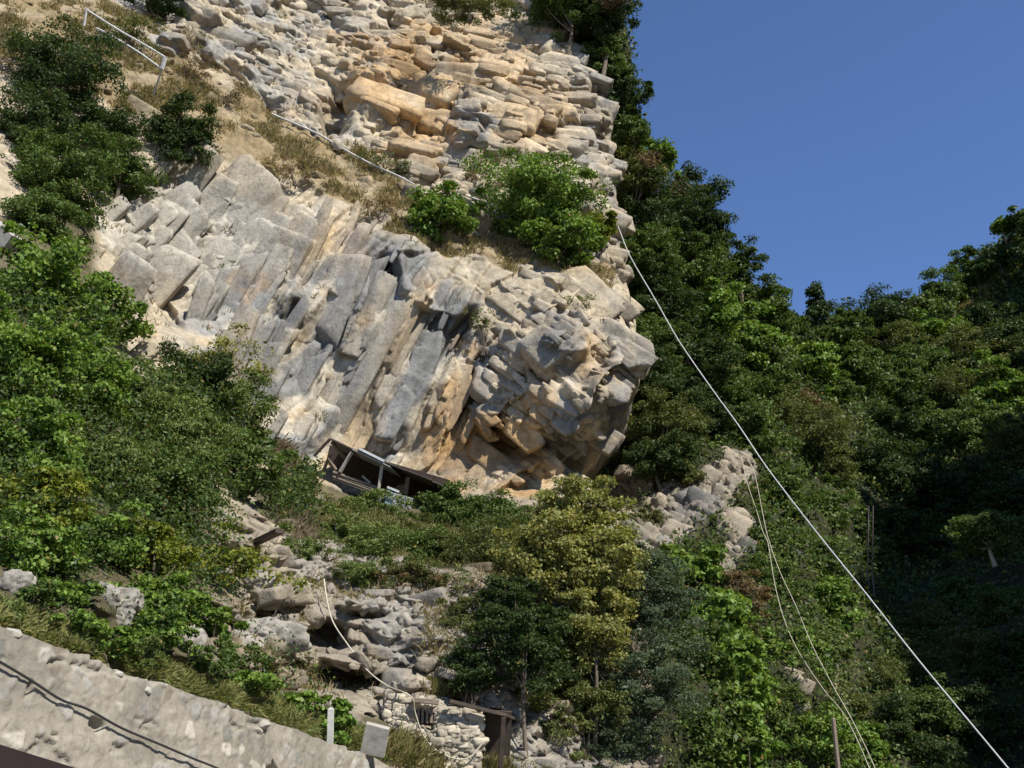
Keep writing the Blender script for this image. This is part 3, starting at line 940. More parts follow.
def build_hill():
    cols = np.concatenate([np.linspace(540, 780, 190)[:-1], np.linspace(780, 1260, 240)])
    v = np.linspace(0, 1, 520)
    V, PX = np.meshgrid(v, cols, indexing='ij')
    S = skyl(PX)
    PY = S + (920 - S) * V
    D = HILL_D(PX, PY)
    W = P(PX, PY, D)
    # the ridge rolls over and falls away behind
    k = np.arange(24, 0, -1)
    back = W[:1] + np.stack([k * 0.0, k * 1.2, -0.02 * k * k], -1)[:, None, :]
    W = np.concatenate([back, W], 0)
    PX = np.concatenate([np.repeat(PX[:1], 24, 0), PX], 0)
    PY = np.concatenate([np.repeat(PY[:1], 24, 0), PY], 0)
    N = grid_normals(W)
    p = W.reshape(-1, 3)
    px, py = PX.ravel(), PY.ravel()
    wv = fbm(p * 0.35, 3, 81)
    pxw, pyw = px + 18 * wv, py + 14 * fbm(p * 0.35 + 31, 3, 82)
    rock = np.maximum.reduce([
        band(pxw, pyw, [(650, 540), (690, 500), (735, 470)], [26, 28, 22]),
        band(pxw, pyw, [(725, 520), (735, 570)], [14, 12]),
        band(pxw, pyw, [(640, 470), (610, 500)], 24),
        band(pxw, pyw, [(842, 640), (850, 730)], [8, 14]), band(pxw, pyw, [(782, 670), (786, 720)], [6, 8]),
        band(pxw, pyw, [(960, 290), (1000, 275)], [8, 10]), 0.8 * band(pxw, pyw, [(795, 540), (800, 560)], [6, 6])])
    rock = sm(rock, 0.3, 0.6)
    q = np.stack([p[:, 0] * 0.8 - p[:, 2] * 0.6, p[:, 1], p[:, 0] * 0.6 + p[:, 2] * 0.8], -1)
    f1, f2, r, vv = cells(q / np.array([0.9, 1.4, 2.0]) + 0.5 * wv[:, None], 91)
    g1, g2, r2, v2 = cells(p / 0.6 + 0.4 * wv[:, None], 92)
    h = 1.3 * fbm(p * 0.12, 3, 83) + 0.5 * fbm(p * 0.5, 3, 84)
    h += rock * (0.35 * (r[:, 0] - 0.5) + 0.7 * tri(q * 0.6, 401) + 0.4 * tri(q * 1.5, 402) + 0.3 * (vv * (r - 0.5)).sum(1) - 0.3 * np.exp(-((f2 - f1) / 0.08) ** 2) + 0.12 * (r2[:, 0] - 0.5) + 0.2 * tri(p * 2.2, 403))
    h += 0.12 * fbm(p * 1.6, 4, 85)
    hg = h.reshape(PX.shape)
    hg = np.concatenate([hg[:, :1], (hg[:, :-2] + 2 * hg[:, 1:-1] + hg[:, 2:]) / 4, hg[:, -1:]], 1)
    h = np.concatenate([hg[:1], (hg[:-2] + 2 * hg[1:-1] + hg[2:]) / 4, hg[-1:]], 0).ravel()
    ND = 0.6 * N.reshape(-1, 3) + np.array([0.0, -0.5, -0.15])
    ND /= np.linalg.norm(ND, axis=1, keepdims=True)
    pts = p + ND * h[:, None]
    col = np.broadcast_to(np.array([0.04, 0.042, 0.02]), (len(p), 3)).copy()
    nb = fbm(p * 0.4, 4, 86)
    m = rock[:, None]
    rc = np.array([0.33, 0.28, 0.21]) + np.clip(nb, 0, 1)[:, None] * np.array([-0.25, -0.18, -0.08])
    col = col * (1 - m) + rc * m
    dry = sm(band(pxw, pyw, [(930, 320), (975, 300), (1010, 262)], [10, 14, 10]), 0.3, 0.7)[:, None] * 0.9
    col = col * (1 - dry) + np.array([0.33, 0.28, 0.12]) * dry
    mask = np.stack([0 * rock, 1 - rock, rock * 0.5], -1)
    nr, nc = PX.shape
    rb = np.random.default_rng(8)
    Vs, Fs, Cs, off = [pts], [grid_faces(nr, nc)], [col], len(pts)
    for n_, L, T_, sk in ((130, 0.75, 0.55, (-0.5, -0.2)), (420, 0.38, 0.28, (-0.45, -0.1))):
        w_ = rock ** 2 * (px < 900) * HILL_D(px, py) ** 2
        k = rb.choice(len(w_), n_, p=w_ / w_.sum())
        g = np.clip(rb.lognormal(0, 0.35, (n_, 1)), 0.4, 2) * np.stack([L * rb.uniform(0.6, 1.3, n_), L * rb.uniform(0.5, 1.0, n_), T_ * rb.uniform(0.6, 1.5, n_)], -1)
        a_ = math.radians(38)
        V, Fc, C = rock_blocks(pts[k], col[k], np.array([math.cos(a_), 0, -math.sin(a_)]), np.array([math.sin(a_), 0, math.cos(a_)]), g, 40 + n_, sink=sk, jit=0.25, nu=15, nv=20)
        Vs.append(V)
        Fs.append(Fc + off)
        Cs.append(C)
        off += len(V)
    allv = np.concatenate(Vs)
    allm = np.zeros_like(allv)
    allm[:len(pts)] = mask
    allm[len(pts):, 2] = 0.4
    origin = np.array([20.0, 60.0, 0.0])
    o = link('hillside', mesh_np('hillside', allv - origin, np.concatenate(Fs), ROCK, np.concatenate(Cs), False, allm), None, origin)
    tag(o, 'steep wooded hillside right of the cliff', 'hillside', kind='structure')
    return pts, N.reshape(-1, 3), px, py, rock, dry[:, 0]


def build_shade_spur():
    """unseen gorge flank right of the view, added and shaped to shade the ravine"""
    ys = np.linspace(-60, 118, 150)
    us = np.linspace(0, 1, 110)
    U, Y = np.meshgrid(us, ys, indexing='ij')
    H = np.interp(Y, [-60, -26, -12, -5, 9, 20, 30, 38, 48, 59, 66, 73, 80, 89, 118], [68, 83, 89, 92, 96, 97, 95, 88, 80, 76, 82, 92, 90, 86, 70])  # crest heights set so that its shadow falls across the ravine
    X = 58 + 57 * U
    Z = H * np.where(U < 0.3, (U / 0.3) ** 0.85, 1 - 0.5 * (U - 0.3))
    W = np.stack([X, Y, Z], -1)
    p = W.reshape(-1, 3)
    p = p + np.stack([2.0 * fbm(p * 0.12, 4, 121), 1.5 * fbm(p * 0.12 + 50, 4, 122), 4.5 * fbm(p * 0.16 + 90, 4, 123) * (U.ravel() > 0.02)], -1)
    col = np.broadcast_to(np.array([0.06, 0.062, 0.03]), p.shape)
    mask = np.zeros_like(p)
    o0 = np.array([66.0, 30, 0])
    o = link('shade_spur', mesh_np('shade_spur', p - o0, grid_faces(110, 150, True), ROCK, col, True, mask), None, o0)
    tag(o, 'unseen flank of the gorge on the right, added to shade the ravine', 'hillside', kind='structure')


build_shade_spur()
cl = build_cliff()
hl = build_hill()

# ------------------------------------------------------------------ ground
gv = [(-1500, -600, -0.02), (1500, -600, -0.02), (1500, 2500, -0.02), (-1500, 2500, -0.02)]
g = link('ground', mesh_np('ground', gv, [(0, 1, 2, 3)], GROUND))
tag(g, 'gravel ground in front of the cliff', 'ground', kind='structure')

# ------------------------------------------------------------------ foliage
PAL = {
    'dark': ((0.019, 0.034, 0.010), (0.052, 0.082, 0.024)),
    'green': ((0.034, 0.060, 0.013), (0.092, 0.136, 0.034)),
    'bright': ((0.045, 0.085, 0.014), (0.140, 0.210, 0.040)),
    'olive': ((0.050, 0.066, 0.018), (0.120, 0.135, 0.042)),
    'yellow': ((0.085, 0.096, 0.024), (0.275, 0.270, 0.085)),
    'grey': ((0.035, 0.055, 0.028), (0.090, 0.120, 0.070)),
    'soft': ((0.050, 0.074, 0.020), (0.125, 0.160, 0.048)),
    'brown': ((0.085, 0.060, 0.032), (0.170, 0.120, 0.065)),
    'lime': ((0.07, 0.10, 0.012), (0.22, 0.24, 0.035)),
}


def leaf_cards(c, nrm, size, col, aspect=0.55):
    """one folded-looking diamond per leaf"""
    n = len(c)
    nn = nrm / (np.linalg.norm(nrm, axis=1, keepdims=True) + 1e-9)
    t = rng.normal(size=(n, 3))
    t -= (t * nn).sum(1, keepdims=True) * nn
    t /= np.linalg.norm(t, axis=1, keepdims=True) + 1e-9
    b = np.cross(nn, t)
    L = (size * rng.uniform(0.6, 1.35, n)).reshape(n, 1)
    Wd = L * aspect
    v = np.empty((n, 4, 3))
    v[:, 0] = c - t * L * 0.5
    v[:, 1] = c + b * Wd * 0.5 - t * L * 0.05 + nn * L * 0.06
    v[:, 2] = c + t * L * 0.5 - nn * L * 0.12
    v[:, 3] = c - b * Wd * 0.5 - t * L * 0.05 + nn * L * 0.06
    return v.reshape(-1, 3), np.arange(4 * n).reshape(n, 4), np.repeat(col, 4, 0)


ASPECT = {'grey': 0.3, 'olive': 0.36, 'dark': 0.5, 'green': 0.55, 'bright': 0.75, 'lime': 0.6, 'yellow': 0.6, 'brown': 0.4, 'soft': 0.4}
LEAFPX = {'grey': 3.2, 'olive': 3.0, 'dark': 3.1, 'green': 3.2, 'bright': 3.9, 'lime': 3.9, 'yellow': 3.3, 'brown': 3.0, 'soft': 3.3}


def leaf_colour(n, kind, clump=None):
    a, b = (np.array(x) for x in PAL[kind])
    t = rng.beta(1.4, 1.7, n)
    if clump is not None:
        t = np.clip(0.5 * t + 0.5 * clump, 0, 1)
    c = (a + (b - a) * t[:, None]) * {'soft': 1.5, 'bright': 1.45, 'lime': 1.12, 'green': 1.32}.get(kind, 1.25)
    c = c * rng.uniform(0.85, 1.15, (n, 1)) * np.stack([rng.uniform(0.88, 1.15, n), np.ones(n), rng.uniform(0.8, 1.2, n)], -1)
    old = rng.random(n) < 0.012
    c[old] = np.array([0.20, 0.15, 0.05]) * rng.uniform(0.6, 1.1, (old.sum(), 1))
    return c


def crown_points(rad, nleaf, shape='round', seed=0):
    """leaf centres, outward vectors and a per-leaf clump value round the origin"""
    rad = np.array(rad, float)
    rm = rad.mean()
    ncl = int(np.clip(nleaf / 130, 20, 190))
    d = rng.normal(size=(ncl, 3))
    d /= np.linalg.norm(d, axis=1, keepdims=True)
    lump = 1 + 0.7 * noise(d * 1.9 + seed * 7.7, 5) + 0.35 * noise(d * 4.1 + seed * 3.1, 6)
    rr = (rng.random(ncl) ** 0.36) * 0.95
    cc = d * rad * (rr * lump)[:, None]
    if shape == 'cone':
        tz = (cc[:, 2] / rad[2] + 1) / 2
        cc[:, :2] *= np.clip(1.35 - 1.25 * tz, 0.08, 1.3)[:, None]
    elif shape == 'umbrella':
        cc[:, 2] = np.abs(cc[:, 2]) * 0.8
    cs = rm * rng.uniform(0.14, 0.33, ncl) * np.clip((70 / ncl) ** 0.22, 0.75, 1.25)
    share = rng.uniform(0.5, 1.5, ncl)
    idx = rng.choice(ncl, nleaf, p=share / share.sum())
    off = rng.normal(size=(nleaf, 3))
    off /= np.linalg.norm(off, axis=1, keepdims=True)
    off *= (rng.random(nleaf) ** 0.5)[:, None]
    off[:, 2] *= 0.62
    off[:, 2] = np.where(rng.random(nleaf) < 0.6, np.abs(off[:, 2]), off[:, 2])
    pts = cc[idx] + off * cs[idx][:, None] * 1.25
    cv = rng.beta(1.6, 1.6, ncl)[idx]
    outv = pts / rad + 0.5 * off
    outv /= np.linalg.norm(outv, axis=1, keepdims=True) + 1e-6
    nrm = 0.55 * outv + np.array([0, 0, 0.5]) + 0.75 * rng.normal(size=(nleaf, 3))
    return pts, nrm, cv, cc


def ground_below(c, rmax):
    """drop from c until the terrain is met"""
    z = np.arange(0, 3.5 * rmax, 0.06)
    q = c[None] - np.stack([0 * z, 0 * z, z], -1)
    px, py, d = proj(q)
    s = surf(px, py)
    hit = np.nonzero(d >= s - 0.02)[0]
    return z[hit[0]] if len(hit) and hit[0] > 0 else None


NPLANT = 0


def plant(px, py, rx, ry, kind, label, name='tree', cat='tree', group=None, d=None, leaf=None, n=None, shape='round', push=0.5, lp=None, dead=None, stems=1, depth=0.85, bark=None, trunkc=True):
    """a woody plant: Empty at its foot > trunk (or stem), crown (or foliage)"""
    global NPLANT
    NPLANT += 1
    if d is None:
        s0 = float(surf(px, py))
        if s0 > 1e5:
            s0 = float(surf(px, py + 30)) if float(surf(px, py + 30)) < 1e5 else float(surf(px, py + 60))
        d = s0 - push * rx * s0 / F
    c = P(px, py, d)
    k = d / F
    rad = np.array([rx * k, rx * k * depth, ry * k])
    dz = ground_below(c, max(rad[2], 1.0))
    if dz is None:
        dz = rad[2] * 1.15
    dz += 0.12
    base = c - np.array([0, 0, dz])
    # leaf size follows the kind of plant, never finer than the eye resolves
    ls = leaf or max(0.05, (lp or LEAFPX[kind]) * k)
    area = math.pi * rx * ry
    if n is None:
        n = int(np.clip(area * (k / ls * 4.2) ** 2 * 0.95 * 2.0, 700, 22000))
    pts, nrm, cv, cc = crown_points(rad, n, shape, NPLANT)
    lc = leaf_colour(n, kind, cv)
    if dead is not None:
        dm = np.linalg.norm((pts / rad) - np.array([dead[0], -0.7, dead[1]]), axis=1) < dead[2]
        lc[dm] = np.array([0.19, 0.125, 0.085]) * rng.uniform(0.6, 1.2, (dm.sum(), 1))
    v, f, cl_ = leaf_cards(pts + np.array([0, 0, dz]), nrm, ls, lc, ASPECT[kind])
    r = root(name, base, label, cat, group)
    link('crown' if trunkc else 'foliage', mesh_np('crown', v, f, LEAF, cl_), r)
    mb = MB()
    top = np.array([0, 0, dz])
    tr = max(0.035, 0.045 * rad[:2].mean())
    pick = rng.permutation(len(cc))[:max(7, 5 * stems)]
    if stems == 1:
        bend = rng.normal(size=3) * 0.12 * rad[0]
        bend[2] = 0
        fork = top * 0.7 + bend
        mb.tube(spline([(0, 0, -0.15), fork * 0.5 + bend * 0.3, fork, top + np.array([0, 0, 0.45 * rad[2]])], 4), np.linspace(tr * 1.5, tr * 0.35, 13))
        for j in pick:
            e = cc[j] * 0.8 + top
            s_ = fork * rng.uniform(0.75, 1.0)
            mb.tube(spline([s_, (s_ + e) / 2 + np.array([0, 0, -0.08 * rad[2]]), e], 3), np.linspace(tr * 0.6, tr * 0.12, 7), 5)
    else:
        for j in pick[:stems + 4]:
            e = cc[j] * 0.85 + top
            s_ = np.array([rng.normal() * 0.12 * rad[0], rng.normal() * 0.1 * rad[0], -0.1])
            mb.tube(spline([s_, s_ * 0.5 + e * 0.5 + rng.normal(size=3) * 0.1 * rad[0], e], 4), np.linspace(tr * 0.7, tr * 0.15, 9), 5)
    me = bpy.data.meshes.new('trunk')
    me.from_pydata(mb.v, [], mb.f)
    me.materials.append(bark or BARK)
    link('trunk' if trunkc else 'stem', me, r)
    return r


def shrub(px, py, rx, ry, kind, label, **kw):
    kw.setdefault('name', 'shrub')
    kw.setdefault('cat', 'shrub')
    kw.setdefault('stems', 4)
    return plant(px, py, rx, ry, kind, label, trunkc=False, **kw)


exec_trees = True
# ---- trees along the top and right edge of the cliff
GT = 'trees on the slope right of the cliff'
CT = 'trees along the cliff edge'
for a in [
    (470, 2, 30, 14, 'olive', 'small olive tree hanging over the rock at the top edge', CT, {'d': 60}),
    (563, 6, 30, 24, 'green', 'mid green tree at the cliff top, left of the dark skyline tree', CT, {}),
    (598, 8, 30, 30, 'dark', 'dark tree with a dry reddish patch at the cliff top against the sky', CT, {'dead': (0.3, 0.0, 0.5)}),
    (603, 58, 20, 22, 'green', 'green tree below the topmost dark tree on the cliff edge', CT, {}),
    (622, 92, 19, 24, 'dark', 'narrow dark tree leaning on the sky beside the grey rock blocks', CT, {}),
    (630, 132, 18, 22, 'green', 'green tree on the skyline above the bright green tree', CT, {}),
    (657, 164, 20, 20, 'bright', 'small bright green tree on the skyline', GT, {}),
    (634, 178, 26, 26, 'olive', 'dull brownish tree hugging the cliff edge', GT, {'dead': (0.4, 0.4, 0.4)}),
    (690, 200, 24, 26, 'dark', 'dark tree on the skyline with dry pinkish twigs on its left', GT, {'dead': (-0.5, 0.2, 0.45)}),
    (660, 226, 30, 28, 'dark', 'dark tree just right of the cable anchor', GT, {}),
    (705, 236, 20, 26, 'dark', 'slim dark tree on the skyline over the steep step', GT, {}),
    (652, 262, 24, 26, 'green', 'green tree beside the cliff edge where the cable crosses', GT, {}),
    (690, 272, 30, 28, 'green', 'round green tree below the slim dark skyline tree', GT, {}),
    (737, 268, 20, 22, 'dark', 'dark tree with a pointed top jutting into the sky', GT, {}),
    (748, 304, 26, 24, 'green', 'green tree on the skyline above the notch', GT, {}),
    (772, 330, 22, 20, 'green', 'last tree of the left slope before the sky notch', GT, {}),
    (662, 308, 28, 26, 'dark', 'dark tree under the cable near the cliff edge', GT, {}),
    (705, 318, 32, 26, 'bright', 'bright green spreading tree in the middle of the slope', GT, {}),
    (654, 344, 24, 26, 'green', 'green tree pressed against the right edge of the rock', GT, {}),
    (742, 344, 28, 26, 'bright', 'light green tree below the skyline trees, right of the cable', GT, {}),
    (692, 356, 30, 24, 'dark', 'dark tree crossed by the cable halfway down the slope', GT, {}),
    (658, 388, 26, 28, 'dark', 'dark tree beside the rounded overhanging rock', GT, {}),
    (724, 388, 30, 26, 'green', 'green tree right of the cable, above the shaded hollow', GT, {}),
    (764, 384, 28, 28, 'green', 'green tree at the foot of the left slope beside the dark gap', GT, {}),
    (668, 426, 30, 26, 'olive', 'olive tree hanging below the overhang', GT, {}),
    (660, 456, 26, 22, 'dark', 'dark drooping tree above the pale rock outcrop', GT, {}),
    (706, 424, 26, 22, 'dark', 'shaded tree over the top of the pale rock outcrop', GT, {}),
    (742, 424, 24, 24, 'green', 'green tree on the lower side of the cable near the outcrop', GT, {}),
]:
    x, y, rx, ry, kd, lb, gp, kw = a
    plant(x, y, rx * 1.4, ry * 1.25, kd, lb, group=gp, **{'push': rng.uniform(0.55, 1.25), **kw})

MT = 'trees in the sunlit column by the gully'
for a in [
    (796, 432, 40, 28, 'olive', 'broad sunlit olive green tree at the top of the column', {}),
    (758, 452, 26, 24, 'green', 'green tree with the cable passing over its lower edge', {}),
    (824, 468, 24, 26, 'olive', 'sunlit olive tree at the edge of the dark gully', {}),
    (784, 494, 30, 26, 'green', 'green tree behind the cable beside the outcrop', {}),
    (826, 512, 24, 24, 'green', 'green tree bulging into the dark gully', {}),
    (764, 540, 24, 26, 'green', 'green tree hung with the two thin wires', {}),
    (806, 556, 30, 28, 'green', 'mid green tree just left of the thick cable', {}),
    (838, 560, 16, 20, 'grey', 'small grey green tree under the thick cable', {}),
]:
    x, y, rx, ry, kd, lb, kw = a
    plant(x, y, rx * 1.25, ry * 1.15, kd, lb, group=MT, **{'push': rng.uniform(0.55, 1.25), **kw})
for a in [
    (780, 600, 28, 30, 'green', 'green shrub right of the brown dead bush', {}),
    (826, 608, 26, 28, 'bright', 'light green feathery shrub above the pale rock streak', {}),
    (800, 652, 28, 28, 'bright', 'bright green shrub crossed by both thin wires', {}),
    (818, 700, 22, 24, 'olive', 'olive shrub beside the pale rock streak', {}),
    (804, 742, 36, 30, 'bright', 'bright green shrub around the foot of the wooden pole', {}),
    (856, 752, 26, 26, 'bright', 'bright green shrub right of the wooden pole', {}),
    (764, 572, 22, 18, 'soft', 'soft green shrub under the tree hung with the two wires', {}),
    (792, 628, 24, 20, 'soft', 'soft green shrub just left of where the two wires part', {}),
    (766, 650, 22, 24, 'bright', 'bright green shrub left of the two wires', {}),
    (772, 702, 24, 22, 'soft', 'soft green shrub behind the wooden pole, left of the wires', {}),
    (832, 652, 18, 22, 'soft', 'soft green shrub beside the top of the pale rock streak', {}),
    (850, 712, 20, 20, 'olive', 'olive shrub at the foot of the pale rock streak', {}),
    (790, 672, 22, 18, 'soft', 'soft green shrub between bright shrub and olive shrub by the wires', {}),
    (878, 690, 20, 26, 'olive', 'olive shrub right of the pale rock streak, next to the cable', {}),
    (738, 600, 24, 26, 'brown', 'brown dried bush right of the lower outcrop', {}),
    (745, 640, 18, 22, 'olive', 'olive bush between dried bush and green vine', {}),
]:
    x, y, rx, ry, kd, lb, kw = a
    shrub(x, y, rx * 1.25, ry * 1.15, kd, lb, group='shrubs by the gully', push=0.7, **kw)

RT = 'trees on the far right hill'
for a in [
    (817, 306, 11, 28, 'dark', 'pointed conifer-like tree standing up in the sky notch', {'shape': 'cone'}),
    (792, 334, 18, 16, 'dark', 'low dark tree left of the pointed tree', {}),
    (842, 328, 22, 16, 'green', 'low green tree on the ridge right of the pointed tree', {}),
    (800, 366, 28, 22, 'bright', 'light green tree below the pointed tree', {}),
    (832, 352, 26, 22, 'green', 'green tree behind and right of the light green tree', {}),
    (804, 408, 17, 13, 'brown', 'reddish brown dead tree among green ones', {}),
    (828, 392, 24, 22, 'green', 'green tree right of the reddish dead tree', {}),
    (856, 380, 28, 26, 'green', 'round green tree at the left edge of the far hill', {}),
    (880, 312, 30, 24, 'dark', 'large dark round tree on the far ridge', {}),
    (918, 308, 26, 20, 'green', 'green tree right of the dark round ridge tree', {}),
    (946, 288, 22, 18, 'green', 'green tree climbing the ridge below the rocks', {}),
    (968, 262, 16, 15, 'green', 'green ridge tree left of the grey rocks', {}),
    (998, 252, 18, 13, 'dark', 'dark tree on the rocky shoulder', {}),
    (1004, 222, 11, 9, 'bright', 'small umbrella-shaped tree alone on the skyline', {'shape': 'umbrella'}),
    (1022, 216, 14, 14, 'green', 'tree on the skyline cut by the right border', {}),
    (920, 335, 28, 16, 'bright', 'bright green low tree below the ridge', {}),
    (886, 350, 28, 22, 'olive', 'olive tree below the large dark round tree', {}),
    (950, 348, 30, 20, 'olive', 'olive tree with a domed top in front of the shadow', {}),
    (925, 368, 28, 20, 'green', 'green tree in the middle of the far hill', {}),
    (978, 366, 26, 22, 'olive', 'olive tree at the edge of the deep shadow', {}),
    (1004, 396, 26, 30, 'bright', 'light green tall tree near the right border', {}),
    (896, 392, 30, 24, 'green', 'green tree left of centre on the far hill', {}),
    (948, 396, 32, 24, 'olive', 'sunlit olive tree with layered boughs', {}),
    (888, 428, 30, 20, 'dark', 'dark tree with a lit rim over the gully', {}),
    (934, 432, 32, 24, 'green', 'green tree above the shaded ravine', {}),
    (980, 434, 30, 26, 'green', 'half shaded tree right above the ravine', {}),
    (1018, 446, 24, 26, 'olive', 'half shaded tree at the right border', {}),
    (1012, 342, 26, 26, 'dark', 'dark tree in full shadow under the grassy ridge', {}),
    (990, 320, 24, 18, 'dark', 'low shadowed tree directly below the yellow grass', {}),
]:
    x, y, rx, ry, kd, lb, kw = a
    plant(x, y + (8 if y < 320 and x > 860 else 0), rx * 1.4, ry * 1.2, kd, lb, group=RT, **{'push': rng.uniform(0.55, 1.25), **kw})

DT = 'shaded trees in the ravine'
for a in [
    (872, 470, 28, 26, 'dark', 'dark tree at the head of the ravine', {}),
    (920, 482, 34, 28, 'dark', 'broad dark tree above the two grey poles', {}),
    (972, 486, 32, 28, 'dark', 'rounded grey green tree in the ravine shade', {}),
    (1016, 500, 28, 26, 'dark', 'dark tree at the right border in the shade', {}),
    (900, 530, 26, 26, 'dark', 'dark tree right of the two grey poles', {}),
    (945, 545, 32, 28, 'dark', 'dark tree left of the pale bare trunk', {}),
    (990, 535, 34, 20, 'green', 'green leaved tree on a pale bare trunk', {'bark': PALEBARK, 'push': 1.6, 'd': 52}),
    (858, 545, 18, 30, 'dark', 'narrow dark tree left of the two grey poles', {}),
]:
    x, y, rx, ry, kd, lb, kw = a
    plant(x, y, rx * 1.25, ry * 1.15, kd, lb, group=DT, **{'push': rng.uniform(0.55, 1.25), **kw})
for a in [
    (960, 598, 24, 20, 'green', 'green shrub catching light below the dark trees', {}),
    (1000, 612, 26, 24, 'green', 'leafy shrub right of the pale trunk', {}),
    (930, 632, 30, 26, 'olive', 'olive shrub on the shaded bank', {}),
    (975, 660, 32, 26, 'olive', 'feathery olive shrub in front of the cable', {}),
    (905, 668, 28, 28, 'olive', 'olive shrub between the rock streak and the cable', {}),
    (1015, 665, 24, 30, 'dark', 'dark shrub at the right border', {}),
    (925, 712, 36, 28, 'green', 'green shrub low on the shaded bank', {}),
    (885, 728, 26, 24, 'dark', 'dark shrub right of the pale rock streak', {}),
    (985, 722, 36, 32, 'dark', 'dark shrub under the lower end of the cable', {}),
    (935, 758, 34, 20, 'dark', 'dark shrub at the bottom of the shaded bank', {}),
]:
    x, y, rx, ry, kd, lb, kw = a
    shrub(x, y, rx * 1.25, ry * 1.15, kd, lb, group='shrubs on the shaded bank', push=0.7, **kw)

# ---- trees and bushes on the cliff
LT = 'dark trees on the upper left ledge'
plant(62, 72, 58, 52, 'dark', 'largest dark tree on the upper left ledge', group=LT, push=0.75)
plant(30, 128, 46, 40, 'dark', 'dark tree below the largest one, at the left border', group=LT, push=0.7)
plant(105, 128, 34, 36, 'dark', 'dark tree tucked under the right of the largest one', group=LT, push=0.6)
plant(60, 178, 62, 44, 'green', 'wide green tree under the dark upper left trees', group=LT, push=0.75)
plant(120, 172, 40, 34, 'green', 'green tree beside the white rock slab', group=LT, push=0.7)
plant(45, 222, 50, 30, 'green', 'low green tree beside the grey roof corner', group=LT, push=0.7)
plant(180, 138, 38, 40, 'dark', 'separate dark tree over the top of the white rock slab', group=LT, push=0.75)
shrub(130, 34, 32, 22, 'olive', 'sparse olive shrub behind the white railing', n=2500, push=0.8)
shrub(158, 4, 34, 14, 'dark', 'dark bush on the rock above the white railing', push=0.5)
plant(442, 217, 37, 38, 'bright', 'small round tree on the ledge left of the big bushy one', group='bushy trees on the middle ledge', push=0.7)
plant(540, 204, 60, 54, 'bright', 'big bushy green tree on the middle ledge', group='bushy trees on the middle ledge', push=0.85, n=26000, lp=3.0, stems=3)
plant(556, 244, 40, 26, 'bright', 'lower bough-heavy green tree under the big bushy one', group='bushy trees on the middle ledge', push=0.8)
plant(598, 238, 24, 26, 'lime', 'yellow green tree at the cliff edge beside the cable', group='bushy trees on the middle ledge', push=0.7)
for x, y, rx, ry, lb in [(372, 208, 24, 15, 'brown dry bush on the ledge left of the small round tree'), (300, 172, 26, 12, 'brown dry bush under the upper end of the grey pipe'), (470, 182, 16, 12, 'dry brown bush under the grey wedge of rock'), (225, 95, 28, 12, 'brown dry bush right of the white railing'), (190, 70, 22, 12, 'low dry bush beside the post of the white railing')]:
    shrub(x, y, rx, ry, 'brown', lb, n=1300, push=0.5, leaf=0.1, group='dry bushes on the ledge')
shrub(384, 166, 28, 18, 'olive', 'thin olive shrub under the grey pipe', n=1200, push=0.4)
shrub(484, 320, 15, 18, 'olive', 'olive tuft-like bush in a cleft of the lower face', n=500, push=0.4)
shrub(575, 300, 22, 14, 'olive', 'olive bush on the step below the yellow green tree', n=600, push=0.3)
shrub(232, 272, 12, 14, 'olive', 'tiny olive bush on the white rock slab', n=350, push=0.3)
shrub(136, 262, 16, 14, 'olive', 'dry olive bush at the left end of the white slab', n=350, push=0.3)

for x, y, rx, ry, kd, lb in [(690, 478, 22, 12, 'olive', 'olive bush on top of the pale outcrop'), (652, 520, 18, 12, 'olive', 'olive bush at the left foot of the pale outcrop'), (716, 520, 14, 12, 'green', 'small green bush in the middle of the pale outcrop'), (700, 552, 20, 12, 'green', 'green bush along the lower edge of the pale outcrop'), (748, 500, 16, 20, 'olive', 'olive bush between the pale outcrop and the thin wires')]:
    shrub(x, y, rx, ry, kd, lb, push=0.4, group='bushes on the pale outcrop')

